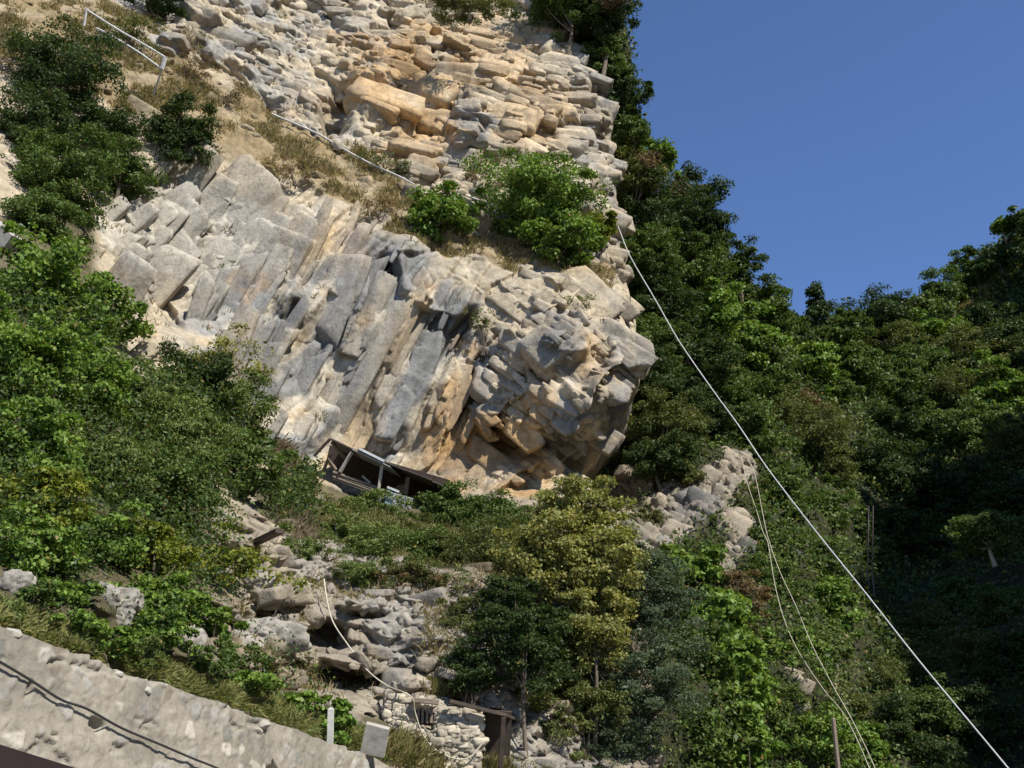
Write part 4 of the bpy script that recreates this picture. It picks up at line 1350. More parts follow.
# ---- vegetation on the left bank
LB = 'climbing greenery on the left bank'
for a in [
    (30, 292, 62, 44, 'bright', 'bright green climber below the grey roof corner', {}),
    (100, 318, 36, 34, 'bright', 'bright green climber reaching over the rock edge', {}),
    (20, 370, 56, 46, 'bright', 'bright green leafy mass at the left border', {}),
    (78, 388, 44, 40, 'bright', 'bright green leafy mass right of the border one', {}),
    (25, 450, 56, 46, 'bright', 'bright green shrub with shaded hollows at the left border', {}),
    (118, 400, 40, 44, 'soft', 'soft olive shrub in the middle of the left bank', {}),
    (188, 386, 40, 30, 'dark', 'dark leaved bush just under the pale rock', {}),
    (170, 440, 48, 46, 'soft', 'olive climber right of the soft olive shrub', {}),
    (232, 420, 40, 42, 'soft', 'green climber at the right end of the bank', {}),
    (236, 470, 36, 36, 'green', 'green climber above the protruding plank', {}),
    (100, 470, 44, 40, 'soft', 'dull olive shrub in the hollow of the bank', {}),
    (165, 492, 44, 34, 'green', 'dark green climber over the yellowish shrub', {}),
    (35, 505, 46, 36, 'lime', 'yellowish green shrub low at the left border', {}),
    (30, 552, 46, 34, 'bright', 'bright green shrub above the shaded hollow at left', {}),
    (95, 545, 40, 30, 'bright', 'bright green shrub above the white boulder', {}),
    (150, 555, 50, 26, 'lime', 'yellow green shrub spreading above the white boulder', {}),
    (215, 562, 44, 24, 'lime', 'yellow green shrub reaching right across the rock', {'n': 2600}),
    (165, 605, 38, 26, 'bright', 'green creeper right of the white boulder', {}),
    (162, 634, 32, 18, 'bright', 'low green bush on top of the stone wall, left part', {}),
    (68, 596, 20, 22, 'bright', 'hanging green creeper left of the white boulder', {}),
    (212, 358, 42, 24, 'yellow', 'wispy pale shrub against the cliff above the dark bush', {'n': 1900}),
    (265, 582, 40, 16, 'lime', 'thin yellow green twigs across the rock hollow', {'n': 700}),
    (105, 642, 34, 14, 'bright', 'low creeping bush at the rim of the stone wall', {'push': 0.35}),
    (28, 600, 26, 14, 'green', 'low green bush behind the left end of the wall top', {'push': 0.35}),
    (200, 664, 34, 14, 'green', 'low green bush right of the pale boulder', {'push': 0.35}),
    (250, 686, 34, 13, 'bright', 'bright low bush behind the wall top, below the boulders', {'push': 0.35}),
    (55, 560, 34, 26, 'dark', 'dark bush in the shaded hollow at left', {}),
    (44, 588, 30, 16, 'bright', 'bright green bush between the two left boulders', {'push': 0.5}),
    (74, 628, 28, 11, 'bright', 'creeping bright bush below the big white boulder', {'push': 0.4}),
    (140, 652, 32, 13, 'soft', 'soft green bush on the wall top, right of the big white boulder', {'push': 0.4}),
    (214, 628, 26, 18, 'bright', 'bright green bush right of the pale boulder, under the thin twigs', {'push': 0.6}),
    (10, 612, 24, 10, 'soft', 'soft green creeping bush at the left end of the wall top', {'push': 0.4}),
    (240, 660, 26, 14, 'green', 'green bush under the broad pale boulder', {'push': 0.5}),
]:
    x, y, rx, ry, kd, lb, kw = a
    kw = dict(kw)
    kw.setdefault('push', rng.uniform(0.6, 1.6))
    kw.setdefault('lp', 4.9 if kd in ('bright', 'lime') else 4.0)
    shrub(x, y, rx * 1.15, ry * 1.12, kd, lb, group=LB, **kw)
shrub(335, 722, 24, 24, 'bright', 'bright green bush behind the white post', push=0.8, leaf=0.09)
shrub(300, 704, 26, 14, 'bright', 'low green bush left of the white post', push=0.6, leaf=0.08)
shrub(340, 515, 26, 26, 'olive', 'grassy olive shrub left below the shed', push=0.5, n=1400)

# ---- bushes on the terrace and the clump in the middle
MC = 'shrubs on the terrace under the cliff'
for a in [
    (402, 540, 34, 20, 'olive', 'low olive shrub under the shed', {}),
    (448, 518, 34, 24, 'green', 'green shrub right of the corrugated sheets', {}),
    (495, 528, 36, 26, 'green', 'green shrub on the terrace left of the yellowish tree', {}),
    (450, 556, 40, 22, 'olive', 'olive shrub trailing over the terrace rim', {}),
    (505, 565, 44, 36, 'olive', 'olive shrub in the shade left of the yellowish tree', {}),
    (470, 590, 26, 26, 'olive', 'thin trailing shrub over the grey rubble', {'n': 1200}),
    (372, 548, 34, 18, 'soft', 'soft green shrub on the terrace rim under the shed', {}),
    (420, 552, 34, 18, 'green', 'low green shrub in the middle of the terrace rim', {}),
    (335, 535, 24, 22, 'soft', 'soft green shrub right of the dead brush', {}),
    (358, 576, 26, 16, 'soft', 'soft green bush trailing down left of the rubble', {}),
    (415, 578, 30, 16, 'olive', 'olive bush trailing over the middle of the rubble', {}),
    (462, 622, 24, 24, 'olive', 'olive bush in the shade at the right of the rubble', {}),
    (470, 668, 24, 22, 'dark', 'dark bush in the shade above the doorway of the hut', {}),
    (300, 552, 20, 18, 'soft', 'soft green bush right of the dark plank', {}),
    (366, 508, 26, 12, 'soft', 'soft green bush in front of the plank wall of the shed', {}),
    (446, 506, 20, 10, 'green', 'green bush in front of the right end of the shed', {}),
    (440, 592, 22, 16, 'brown', 'dry brown trailing bush hanging over the rubble', {'n': 900}),
    (400, 580, 22, 12, 'brown', 'dry brown bush on the rubble below the terrace rim', {'n': 700}),
]:
    x, y, rx, ry, kd, lb, kw = a
    shrub(x, y, rx * 1.25, ry * 1.3, kd, lb, group=MC, push=0.8, **kw)
YC = 'trees of the middle clump'
plant(580, 512, 46, 36, 'yellow', 'yellowish flowering tree, top of the clump below the overhang', d=25.5, group=YC, leaf=0.085)
plant(602, 562, 50, 48, 'yellow', 'yellowish flowering tree in the heart of the clump', d=24.5, group=YC, leaf=0.085)
plant(543, 560, 44, 46, 'yellow', 'yellowish flowering tree over the shaded rubble', d=24, group=YC, leaf=0.085)
plant(590, 625, 44, 44, 'yellow', 'drooping yellowish tree above the creeper', d=23.6, group=YC, leaf=0.085)
plant(655, 600, 46, 52, 'grey', 'grey green willow-like tree beside the yellowish ones', d=25.5, group=YC, leaf=0.095)
plant(645, 690, 54, 66, 'grey', 'grey green willow-like tree low in the clump', d=23.5, group=YC, leaf=0.095)
for x, y, rx, ry, dd, lb in [(512, 660, 30, 40, 23.0, 'shaded olive shrub at the left foot of the clump'), (548, 730, 40, 40, 22.3, 'shaded olive shrub at the bottom border right of the hut'), (580, 700, 40, 44, 22.9, 'shaded olive shrub in front of the grey tree'), (520, 622, 42, 40, 24.4, 'shaded olive shrub under the left yellowish tree'), (560, 668, 42, 40, 24.0, 'shaded olive shrub under the drooping yellowish tree'), (615, 590, 50, 50, 26.0, 'dark olive shrub hidden between the yellowish and grey trees')]:
    shrub(x, y, rx, ry, 'olive', lb, d=dd, leaf=0.085, group='shrubs under the middle clump')
plant(528, 640, 46, 46, 'dark', 'added dark tree left of the drooping yellowish tree, shading the rubble', d=21.8, group=YC, leaf=0.08)  # added in front of the rock so its crown shades the rubble
shrub(505, 600, 32, 26, 'dark', 'added dark bush left under the yellowish trees, for shade on the rubble', d=23.2, group='shrubs under the middle clump', leaf=0.08)  # added to darken the rubble beside it with its shadow
VN = 'leafy vines at the right of the clump'
for a in [
    (682, 572, 40, 30, 'bright', 'bright green vine at the top, under the pale outcrop', 36),
    (712, 622, 46, 42, 'bright', 'bright green vine halfway down the clump', 35),
    (732, 680, 46, 46, 'bright', 'bright green large-leaved vine right of the grey tree', 33.5),
    (692, 668, 40, 46, 'green', 'green vine pressed between grey tree and bright vines', 33),
    (738, 735, 46, 44, 'bright', 'bright green vine low at the bottom border', 31.5),
    (690, 745, 48, 40, 'green', 'green vine under the grey green trees', 30),
]:
    x, y, rx, ry, kd, lb, dd = a
    shrub(x, y, rx, ry, kd, lb, name='vine', cat='vine', group=VN, push=0.8, leaf=0.19)
shrub(545, 690, 30, 26, 'olive', 'small olive bush in the shade of the clump', d=23.6)
shrub(592, 690, 32, 30, 'green', 'green creeper hanging under the yellowish trees', d=24.5, leaf=0.12)
shrub(590, 752, 46, 34, 'grey', 'shaded grey bush at the bottom border', d=23)

# ------------------------------------------------------------------ grass and undergrowth (stuff)


def grass(name, label, pos, nrm, length, ca, cb, width=0.018, lean=0.5, blades=7):
    n = len(pos)
    idx = np.repeat(np.arange(n), blades)
    m = len(idx)
    up = np.array([0, 0, 1.0]) * 0.9 + nrm[idx] * 0.45 + lean * rng.normal(size=(m, 3)) * 0.6
    up /= np.linalg.norm(up, axis=1, keepdims=True)
    side = np.cross(up, rng.normal(size=(m, 3)))
    side /= np.linalg.norm(side, axis=1, keepdims=True) + 1e-9
    L = length * rng.uniform(0.45, 1.3, m)[:, None] * np.repeat(rng.uniform(0.5, 1.2, n), blades)[:, None]
    b = pos[idx] + rng.normal(size=(m, 3)) * 0.06 * (length / 0.4) - nrm[idx] * 0.05
    dr = np.array([0, 0, -0.22]) * L
    v = np.empty((m, 5, 3))
    wd = width * rng.uniform(0.6, 1.4, m)[:, None]
    v[:, 0] = b - side * wd
    v[:, 1] = b + side * wd
    v[:, 2] = b + up * L * 0.6 + side * wd * 0.7
    v[:, 3] = b + up * L + dr
    v[:, 4] = b + up * L * 0.6 - side * wd * 0.7
    t = np.clip(np.repeat(rng.random(n), blades) * 0.7 + 0.3 * rng.random(m), 0, 1)[:, None]
    c = np.array(ca) * (1 - t) + np.array(cb) * t
    o0 = pos.mean(0)
    me = mesh_np(name, v.reshape(-1, 3) - o0, np.arange(5 * m).reshape(m, 5), LEAF, np.repeat(c, 5, 0))
    return tag(link(name, me, None, o0), label, 'grass', kind='stuff')


def pick(mask, n):
    s = mask.sum()
    return rng.choice(len(mask), n, p=mask / s)


cp, cn, cpx, cpy, csoil, csoil2, crock = cl
inframe = (cpx > -60) & (cpy > -50) & (cpy < 800)
nz = fbm(cp * 0.5, 3, 101)
# weights by surface area of each vertex so that growth is even on the ground
da = CLIFF_D(cpx, cpy) ** 2
i = pick(inframe * csoil * da * sm(nz, -0.25, 0.3) * (cpy < 320), 15000)
grass('dry_grass', 'straw coloured dry grass on the sloping cliff ledge', cp[i], cn[i], 0.34, (0.22, 0.18, 0.09), (0.46, 0.37, 0.22), 0.018, 1.0)
i = pick(inframe * csoil * da * sm(nz, 0.1, 0.4) * (cpy < 320), 1800)
grass('green_grass', 'olive green grass tufts on the sloping cliff ledge', cp[i], cn[i], 0.4, (0.10, 0.11, 0.035), (0.24, 0.21, 0.09), 0.018, 0.9)
rim = band(cpx, cpy, [(-60, 590), (0, 612), (120, 662), (250, 702), (380, 748)], 15)
rim2 = sm(rim, 0.3, 0.7)
i = pick(inframe * rim2 * da, 9000)
grass('bank_grass', 'green and dry grass strip along the top of the stone wall', cp[i], cn[i], 0.16, (0.09, 0.18, 0.03), (0.40, 0.33, 0.16), 0.006, 1.0)
ter = sm(band(cpx, cpy, [(300, 520), (350, 525), (400, 540), (470, 552), (540, 560)], 20), 0.3, 0.7)
i = pick(inframe * ter * da, 4200)
grass('terrace_grass', 'olive grass hanging over the terrace below the shed', cp[i], cn[i], 0.32, (0.09, 0.12, 0.03), (0.28, 0.23, 0.10), 0.014, 1.0)
hutg = sm(band(cpx, cpy, [(395, 752), (450, 775), (560, 790)], 14), 0.3, 0.7) + 0.6 * sm(band(cpx, cpy, [(430, 690), (470, 692)], 6), 0.3, 0.7)
i = pick(inframe * hutg * da, 2500)
grass('hut_grass', 'yellow green grass around the ruined stone hut', cp[i], cn[i], 0.35, (0.12, 0.15, 0.04), (0.34, 0.27, 0.13), 0.01, 0.5)
dryb = sm(band(cpx, cpy, [(280, 455), (296, 490), (300, 520), (306, 545)], [12, 18, 14, 7]), 0.3, 0.7)
i = pick(inframe * dryb * da, 2600)
grass('dead_brush', 'brown dead brush hanging left of the shed', cp[i], cn[i], 0.5, (0.14, 0.11, 0.075), (0.30, 0.24, 0.17), 0.010, 1.8)
tuft = inframe * crock * da * sm(noise(cp * 0.7 + 5, 111) + 0.5 * noise(cp * 2.1, 112), 0.35, 0.5) * (cpy < 480) * np.where(cpx > 430, 0.6, 1.0)
i = pick(tuft, 1500)
grass('cliff_tufts', 'small dry tufts growing from cracks in the cliff', cp[i], cn[i], 0.32, (0.12, 0.12, 0.05), (0.33, 0.27, 0.14), 0.016, 0.6, 6)


lowt = inframe * crock * da * sm(noise(cp * 0.9 + 15, 113), 0.0, 0.3) * (cpy > 545) * (cpy < 700) * (cpx > 230)
i = pick(lowt, 2200)
grass('bank_tufts', 'dry grass tufts between the stones of the low bank', cp[i], cn[i], 0.3, (0.15, 0.14, 0.06), (0.36, 0.29, 0.17), 0.008, 1.3, 8)


def undergrowth(name, label, pos, nrm, size, kinds):
    n = len(pos)
    c = np.zeros((n, 3))
    which = rng.integers(0, len(kinds), n)
    for k, kd in enumerate(kinds):
        c[which == k] = leaf_colour((which == k).sum(), kd)
    q = pos + nrm * rng.uniform(0, 0.8, n)[:, None] + rng.normal(size=(n, 3)) * 0.15
    size = size * proj(pos)[2]
    v, f, cc_ = leaf_cards(q, nrm * 0.6 + np.array([0, 0, 0.4]) + 0.8 * rng.normal(size=(n, 3)), size, cc_of(c))
    o0 = pos.mean(0)
    return tag(link(name, mesh_np(name, v - o0, f, LEAF, cc_), None, o0), label, 'undergrowth', kind='stuff')


def cc_of(c):
    return c


hp, hn, hpx, hpy, hrock, hdry = hl
hd = HILL_D(hpx, hpy)
hv = (hpx > 600) & (hpx < 1150) & (hpy < 820)
i = pick(hv * (1 - hrock) * hd ** 2 * (1 - 0.9 * hdry) * np.where((hpy > 540) & (hpx < 900), 2.6, 1.0), 110000)
undergrowth('hill_undergrowth', 'dense low undergrowth between the trees of the right slope', hp[i], hn[i], 0.0042, ('dark', 'green', 'olive'))
i = pick(hv * hdry * hd ** 2, 3000)
grass('ridge_grass', 'yellow dry grass on the shoulder of the right ridge', hp[i], hn[i], 0.7, (0.22, 0.2, 0.07), (0.38, 0.31, 0.14), 0.04)
bl_ = sum(blob(cpx, cpy, x_, y_, 34, 28) for x_, y_ in ((112, 606), (14, 586), (186, 648), (262, 640)))
i = pick(inframe * np.clip(1 - 1.4 * bl_, 0, 1) * csoil2 * da * (cpx < 310) * (cpy > 300) * (cpy < np.interp(cpx, [-60, 0, 120, 250, 380], [570, 600, 650, 692, 735])), 45000)
undergrowth('bank_undergrowth', 'leafy creeper covering the soil of the left bank', cp[i], cn[i], 0.0042, ('green', 'dark', 'dark'))  # mostly dark leaves, coloured so gaps between shrubs read as shadow

# ------------------------------------------------------------------ retaining wall


def build_wall():
    A = P(-190, 560, 8.6)
    B = P(372, 757, 17.2)
    C_ = P(430, 790, 18.6)
    n = 620
    ts = np.linspace(0, 1, n)
    line = np.where(ts[:, None] < 0.85, A + (B - A) * (ts[:, None] / 0.85), B + (C_ - B) * ((ts[:, None] - 0.85) / 0.15))
    s = np.concatenate([[0], np.cumsum(np.linalg.norm(np.diff(line, axis=0), axis=1))])
    jag = 0.026 * np.sign(noise(np.stack([s * 3.1, 0 * s, 0 * s], -1), 3)) * np.abs(noise(np.stack([s * 2.2, 0 * s + 3, 0 * s], -1), 4)) * 2 + 0.05 * noise(np.stack([s * 1.1, 0 * s, 0 * s], -1), 8)
    top = line[:, 2] + jag
    d = (C_ - A)[:2]
    d = d / np.linalg.norm(d)
    nrm = np.array([d[1], -d[0], 0.0])
    m = 150
    hv_ = np.linspace(0, 1, m)
    # front face then over the top to the back
    z = np.maximum(top[None, :] * (1 - hv_[:, None] ** 1.0) - 0.05 * hv_[:, None], -0.05)
    W = np.empty((m, n, 3))
    W[..., 0] = line[None, :, 0]
    W[..., 1] = line[None, :, 1]
    W[..., 2] = z
    depth_in = (top[None, :] - z) * 0.06
    W = W + nrm * depth_in[..., None]
    q = np.stack([np.broadcast_to(s, (m, n)).ravel(), 0.0 * W[..., 2].ravel(), W[..., 2].ravel()], -1)
    wv = 0.35 * fbm(q * 1.3, 3, 5)[:, None]
    f1, f2, r, v = cells(q / np.array([0.21, 1, 0.15]) + wv, 33)
    e1 = sm(f2 - f1, 0.03, 0.2)
    g1, g2, r2, v2 = cells(q / 0.13 + wv, 34)
    exposed = (r[:, 1] < 0.45 + 0.5 * fbm(q * 0.8, 2, 66))
    h = 0.012 * e1 * exposed * (0.3 + r[:, 0]) + 0.013 * (v * (r - 0.5)).sum(1) * exposed + 0.012 * fbm(q * 4, 4, 6) + 0.012 * (r2[:, 0] - 0.5)
    hole = (r[:, 1] > 0.985)
    h = h - 0.10 * hole * e1 - 0.035 * sm(fbm(q * np.array([1.2, 1, 3.0]) + 7, 4, 68), 0.42, 0.5)
    pts = W.reshape(-1, 3) + nrm * h[:, None]
    mort = np.array([0.30, 0.275, 0.23])
    st = np.array([0.30, 0.28, 0.245])[None] + (r[:, :1] - 0.5) * 0.15 + (r[:, 2:] - 0.5) * np.array([0.03, 0.005, -0.02])
    white = (r[:, 0] > 0.9)[:, None]
    st = np.where(white, np.array([0.46, 0.43, 0.375]), st)
    k = (e1 * exposed)[:, None]
    col = mort * (1 - k) + st * k
    stain = sm(fbm(q * 0.5, 4, 9), 0.05, 0.5)[:, None]
    col = col * (1 - 0.22 * stain)
    faces = grid_faces(m, n, True)
    # cap: runs back from the top row
    capn = 6
    rows = [pts.reshape(m, n, 3)[0]]
    cols_ = [col.reshape(m, n, 3)[0]]
    for j in range(1, capn):
        t = j / (capn - 1)
        rw = rows[0] - nrm * (0.5 * t)
        rw[:, 2] = rows[0][:, 2] + 0.015 * np.sin(7 * s + j) - (0.5 if j == capn - 1 else 0)
        rows.append(rw)
        cols_.append(cols_[0])
    cap = np.array(rows)
    allp = np.concatenate([pts, cap.reshape(-1, 3)])
    allc = np.concatenate([col, np.array(cols_).reshape(-1, 3)])
    fc = grid_faces(capn, n) + len(pts)
    o0 = np.array([A[0], A[1], 0])
    me = mesh_np('retaining_wall', allp - o0, np.concatenate([faces, fc]), WALLM, allc, True)
    o = link('retaining_wall', me, None, o0)
    tag(o, 'pale rubble retaining wall with embedded white stones, sloping down to the right', 'wall')
    return line, nrm, s


wl_line, wl_n, wl_s = build_wall()


def on_wall(px, py, off=0.06):
    """point on the front of the retaining wall in the direction of a pixel"""
    dirv = P(px, py, 1.0) - EYE
    a0 = wl_line[0]
    num = (a0 - EYE) @ wl_n
    t = num / (dirv @ wl_n)
    q = EYE + dirv * t
    return q + wl_n * off


# black cable along the wall
mb = MB()
pts = [on_wall(x, y, 0.022 + 0.006 * math.sin(x * 0.1)) for x, y in [(-60, 628), (0, 663), (30, 681), (60, 700), (85, 709), (120, 728), (160, 745), (190, 758), (215, 768), (260, 788)]]
mb.tube(spline(pts, 5), 0.013, 6)
tag(mb.build('cable', BLACKC), 'black cable clipped along the face of the stone wall', 'cable')
# loose wall-top stones
for k, (x, y, r_, lb) in enumerate([(126, 674, 0.06, 'small pale stone lying on the wall top'), (20, 634, 0.09, 'flat pale stone at the left end of the wall top'), (271, 724, 0.08, 'grey stone on the wall top below the low green bush'), (152, 690, 0.075, 'grey stone on the wall top, next to the small pale one')]):
    c = on_wall(x, y, -0.12)
    u = rng.normal(size=(60, 3))
    u /= np.linalg.norm(u, axis=1, keepdims=True)
    import bmesh
    bm = bmesh.new()
    for q in u:
        bm.verts.new(tuple(q * r_ * np.array([1.3, 1.0, 0.75]) * rng.uniform(0.85, 1.1)))
    bmesh.ops.convex_hull(bm, input=bm.verts)
    loose = [v_ for v_ in bm.verts if not v_.link_faces]
    bmesh.ops.delete(bm, geom=loose, context='VERTS')
    me = bpy.data.meshes.new('stone')
    bm.to_mesh(me)
    bm.free()
    me.materials.append(STONE)
    tag(link('stone', me, None, c), lb, 'stone', 'loose stones on the wall top')

for x, y, r_, sq, lb, dd in [(112, 606, 0.34, (1.1, 0.8, 0.85), 'big white boulder under the yellow green shrub', 15.0), (14, 586, 0.2, (1.0, 0.8, 1.0), 'pinkish boulder in the shaded hollow at the left border', 12.6),
                             (186, 648, 0.3, (0.8, 0.8, 1.1), 'pale boulder beside the low green bush', 16.6), (262, 640, 0.5, (1.3, 0.8, 0.8), 'broad pale boulder left of the dark rock hollow', 20.0), (255, 588, 0.42, (1.4, 0.8, 0.7), 'pale boulder behind the thin yellow green twigs', 22.0)]:
    g_ = np.stack(np.meshgrid(np.linspace(0, math.pi, 60), np.linspace(0, 2 * math.pi, 120), indexing='ij'), -1)
    u = np.stack([np.sin(g_[..., 0]) * np.cos(g_[..., 1]), np.sin(g_[..., 0]) * np.sin(g_[..., 1]), np.cos(g_[..., 0])], -1).reshape(-1, 3)
    k_ = 1 + 0.34 * tri(u * 1.3 + x, 501) + 0.2 * tri(u * 3.1 + x, 502) + 0.08 * tri(u * 7 + x, 503)
    c = P(x, y, float(surf(x, y)) - 0.8 * r_ - 0.2)
    v = u * k_[:, None] * r_ * np.array(sq)
    col = np.array([0.44, 0.41, 0.36]) * (0.85 + 0.3 * noise(u * 3 + x, 9))[:, None]
    me = mesh_np('boulder', v, grid_faces(60, 120), ROCK, np.broadcast_to(col, v.shape), True, np.zeros_like(v))
    tag(link('boulder', me, None, c), lb, 'boulder', 'boulders on the left bank')

# dark vehicle window edge in the lower left corner, built as a rail
ra, rb = P(-60, 741, 4.2), P(66, 779, 4.6)
rr_ = root('vehicle_window_edge', (ra[0], ra[1], 0), 'dark red brown vehicle window edge, built as a rail in front of the stone wall', 'rail')
rdir = (rb - ra) / np.linalg.norm(rb - ra)
MB().beam(ra - rdir * 1.2, rb + rdir * 1.5, 0.07, 0.09).build('rail', REDBROWN, rr_)
for t_ in (-0.9, 1.7):
    q = ra + rdir * t_
    MB().beam((q[0], q[1], 0.0 - 0.02), q - np.array([0, 0, 0.045]), 0.06).build('post', REDBROWN, rr_)  # posts added to carry the bar

# ------------------------------------------------------------------ concrete block and white post at the end of the wall
q = [P(360, 753, 17.0), P(384, 758, 17.0), P(389, 730, 17.0), P(366, 724, 17.0)]
mb = MB()
mb.slab(q, -0.14)
o = mb.build('concrete_slab', CONC)
tag(o, 'upright grey concrete slab at the right end of the stone wall', 'slab')
bp_ = P(331, 738, 17.4)
mb = MB()
mb.beam(bp_ - np.array([0, 0, 0.3]), P(331, 709, 17.4), 0.09, 0.08)
mb.beam(P(331, 709.2, 17.4), P(331, 708, 17.4), 0.06, 0.05)
tag(mb.build('marker_post', WHITEPAINT), 'white marker post in the bushes above the stone wall', 'post')

# ------------------------------------------------------------------ ruined stone hut


def stone_panel(name, corner, ex_, ez_, nx, nz, parent, hole=None, thick=0.35, topfn=None, seed=0):
    """a rubble wall from bottom-left corner along ex_ (vector) and up ez_"""
    ex_, ez_ = np.array(ex_, float), np.array(ez_, float)
    nrm = np.cross(ex_, ez_)
    nrm /= np.linalg.norm(nrm)
    U, V = np.meshgrid(np.linspace(0, 1, nx), np.linspace(0, 1, nz), indexing='xy')
    tf = np.ones(nx) if topfn is None else topfn(np.linspace(0, 1, nx))
    W = corner + U[..., None] * ex_ + (V * tf[None])[..., None] * ez_
    p = W.reshape(-1, 3)
    lu, lv = np.linalg.norm(ex_), np.linalg.norm(ez_)
    q2 = np.stack([U.ravel() * lu, 0 * U.ravel(), V.ravel() * lv], -1)
    wv = 0.14 * fbm(q2 * 2.5, 3, 55 + seed)[:, None]
    f1, f2, r, v = cells(q2 / np.array([0.15, 1, 0.085]) + wv, 56 + seed)
    e = sm(f2 - f1, 0.02, 0.2)
    h = 0.016 * e * (0.3 + r[:, 0]) + 0.025 * (v * (r - 0.5)).sum(1) + 0.02 * tri(q2 * 9, 231) + 0.07 * fbm(q2 * 2, 4, 57)
    col = np.array([0.47, 0.42, 0.33]) * (0.42 + 0.58 * e)[:, None] * (0.7 + 0.5 * r[:, :1])
    front = p + nrm * h[:, None]
    back = p - nrm * thick
    fi = grid_faces(nz, nx, True)
    keep = np.ones(len(fi), bool)
    if hole is not None:
        cu = U.ravel()[fi].mean(1)
        cvv = V.ravel()[fi].mean(1)
        keep = ~((cu > hole[0]) & (cu < hole[1]) & (cvv > hole[2]) & (cvv < hole[3]))
    N0 = len(front)
    fr = fi[keep]
    bk = fr[:, ::-1] + N0
    # close every border between kept and missing faces
    edges = {}
    for face in fr:
        for a_, b_ in zip(face, np.roll(face, -1)):
            edges[(int(a_), int(b_))] = 1
    side = [(b_, a_, a_ + N0, b_ + N0) for (a_, b_) in edges if (b_, a_) not in edges]
    o0 = np.array(parent.location)
    fv_, ff_, fc_ = np.concatenate([front, back]), np.concatenate([fr, bk, np.array(side)]), np.concatenate([col, col])
    if hole is not None:
        r9 = np.random.default_rng(77)
        uu, vv_ = U.ravel(), V.ravel()
        free = ~((uu > hole[0] - 0.05) & (uu < hole[1] + 0.05) & (vv_ > hole[2] - 0.05) & (vv_ < hole[3] + 0.06)) & (uu > 0.03) & (uu < 0.98) & (vv_ < 0.96)
        k9 = r9.choice(np.nonzero(free)[0], 520)
        g9 = r9.lognormal(0, 0.3, (520, 1)) * np.stack([r9.uniform(0.1, 0.24, 520), np.full(520, 0.14), r9.uniform(0.06, 0.13, 520)], -1)
        bv, bf, bc = rock_blocks(front[k9], np.broadcast_to(np.array([0.42, 0.375, 0.295]), (520, 3)) * r9.uniform(0.7, 1.1, (520, 1)), ex_ / lu, ez_ / lv, g9, 78, sink=(-0.42, -0.12), jit=0.1)
        ff_ = np.concatenate([ff_, bf + len(fv_)])
        fv_, fc_ = np.concatenate([fv_, bv]), np.concatenate([fc_, bc])
    me = mesh_np(name, fv_ - o0, ff_, WALLM, fc_, False)
    return link(name, me, parent)


D_H = 20.0
hb = P(385, 800, D_H)
htop = P(385, 690, D_H)
hut = root('stone_hut', (hb[0], hb[1], hb[2]), 'ruined rubble stone hut with a tiny barred window and a dark doorway', 'hut')
zb = hb[2]
hx0 = htop[0]
hx1 = P(482, 720, D_H)[0]
yF = htop[1]
hgt = htop[2] - zb
ex_ = np.array([hx1 - hx0, 0.35, 0])
win = ((P(416, 710, D_H)[0] - hx0) / (hx1 - hx0), (P(434, 710, D_H)[0] - hx0) / (hx1 - hx0), (P(415, 723, D_H)[2] - zb) / hgt, (P(415, 703, D_H)[2] - zb) / hgt)
stone_panel('wall', np.array([hx0, yF, zb]), ex_, (0, 0, hgt), 90, 90, hut, win, 0.4, lambda u: 1.0 - 0.17 * u + 0.02 * np.sin(u * 37))
side_n = stone_panel('side_wall', np.array([hx0, yF + 2.2, zb]), (0, -2.2 + 0.02, 0), (0, 0, hgt * 0.97), 70, 90, hut, None, 0.3, None, 3)
# window: backing, bars, lintel
wx0, wx1 = hx0 + win[0] * (hx1 - hx0), hx0 + win[1] * (hx1 - hx0)
wz0, wz1 = zb + win[2] * hgt, zb + win[3] * hgt
wy = yF + 0.12
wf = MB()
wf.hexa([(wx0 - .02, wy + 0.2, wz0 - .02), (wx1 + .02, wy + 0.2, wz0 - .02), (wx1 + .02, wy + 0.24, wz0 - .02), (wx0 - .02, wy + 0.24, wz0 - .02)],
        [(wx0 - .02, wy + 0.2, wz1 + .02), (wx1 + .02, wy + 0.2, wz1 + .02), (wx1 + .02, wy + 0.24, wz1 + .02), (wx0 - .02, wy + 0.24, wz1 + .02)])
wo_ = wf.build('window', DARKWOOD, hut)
for k in range(4):
    x = wx0 + (wx1 - wx0) * (k + 0.5) / 4
    b_ = MB().beam((x, wy, wz0 - 0.01), (x + rng.normal() * 0.01, wy, wz1 + 0.01), 0.045, 0.03)
    me_o = b_.build('bar', WOOD, hut)
MB().beam((wx0 - 0.05, yF - 0.06, wz1 + 0.035), (wx1 + 0.09, yF - 0.04, wz1 - 0.005), 0.16, 0.075).build('lintel', WOOD, hut)
# roof beam, doorway, post
pa, pb = P(449, 701, D_H - 0.12), P(505, 715, D_H + 0.1)
MB().beam(pa, pb, 0.12, 0.06).build('roof_beam', DARKWOOD, hut)  # beam and door post coloured dark for the shade they stand in
MB().beam(P(503.5, 717, D_H + 0.05), P(498.5, 800, D_H + 0.05), 0.08, 0.08).build('door_post', DARKWOOD, hut)
dq = [P(480, 800, D_H + 0.9), P(508, 800, D_H + 0.9), P(512, 712, D_H + 0.9), P(476, 710, D_H + 0.9)]
MB().slab(dq, -0.06).build('doorway_back', DARKWOOD, hut)  # dark board set back in the open doorway for its shade
rq = [P(449, 702.5, D_H + 0.1), P(506, 716, D_H + 0.2), P(520, 722, D_H + 2.0), P(458, 709, D_H + 2.0)]
MB().slab(rq, 0.05).build('roof', RUST, hut)

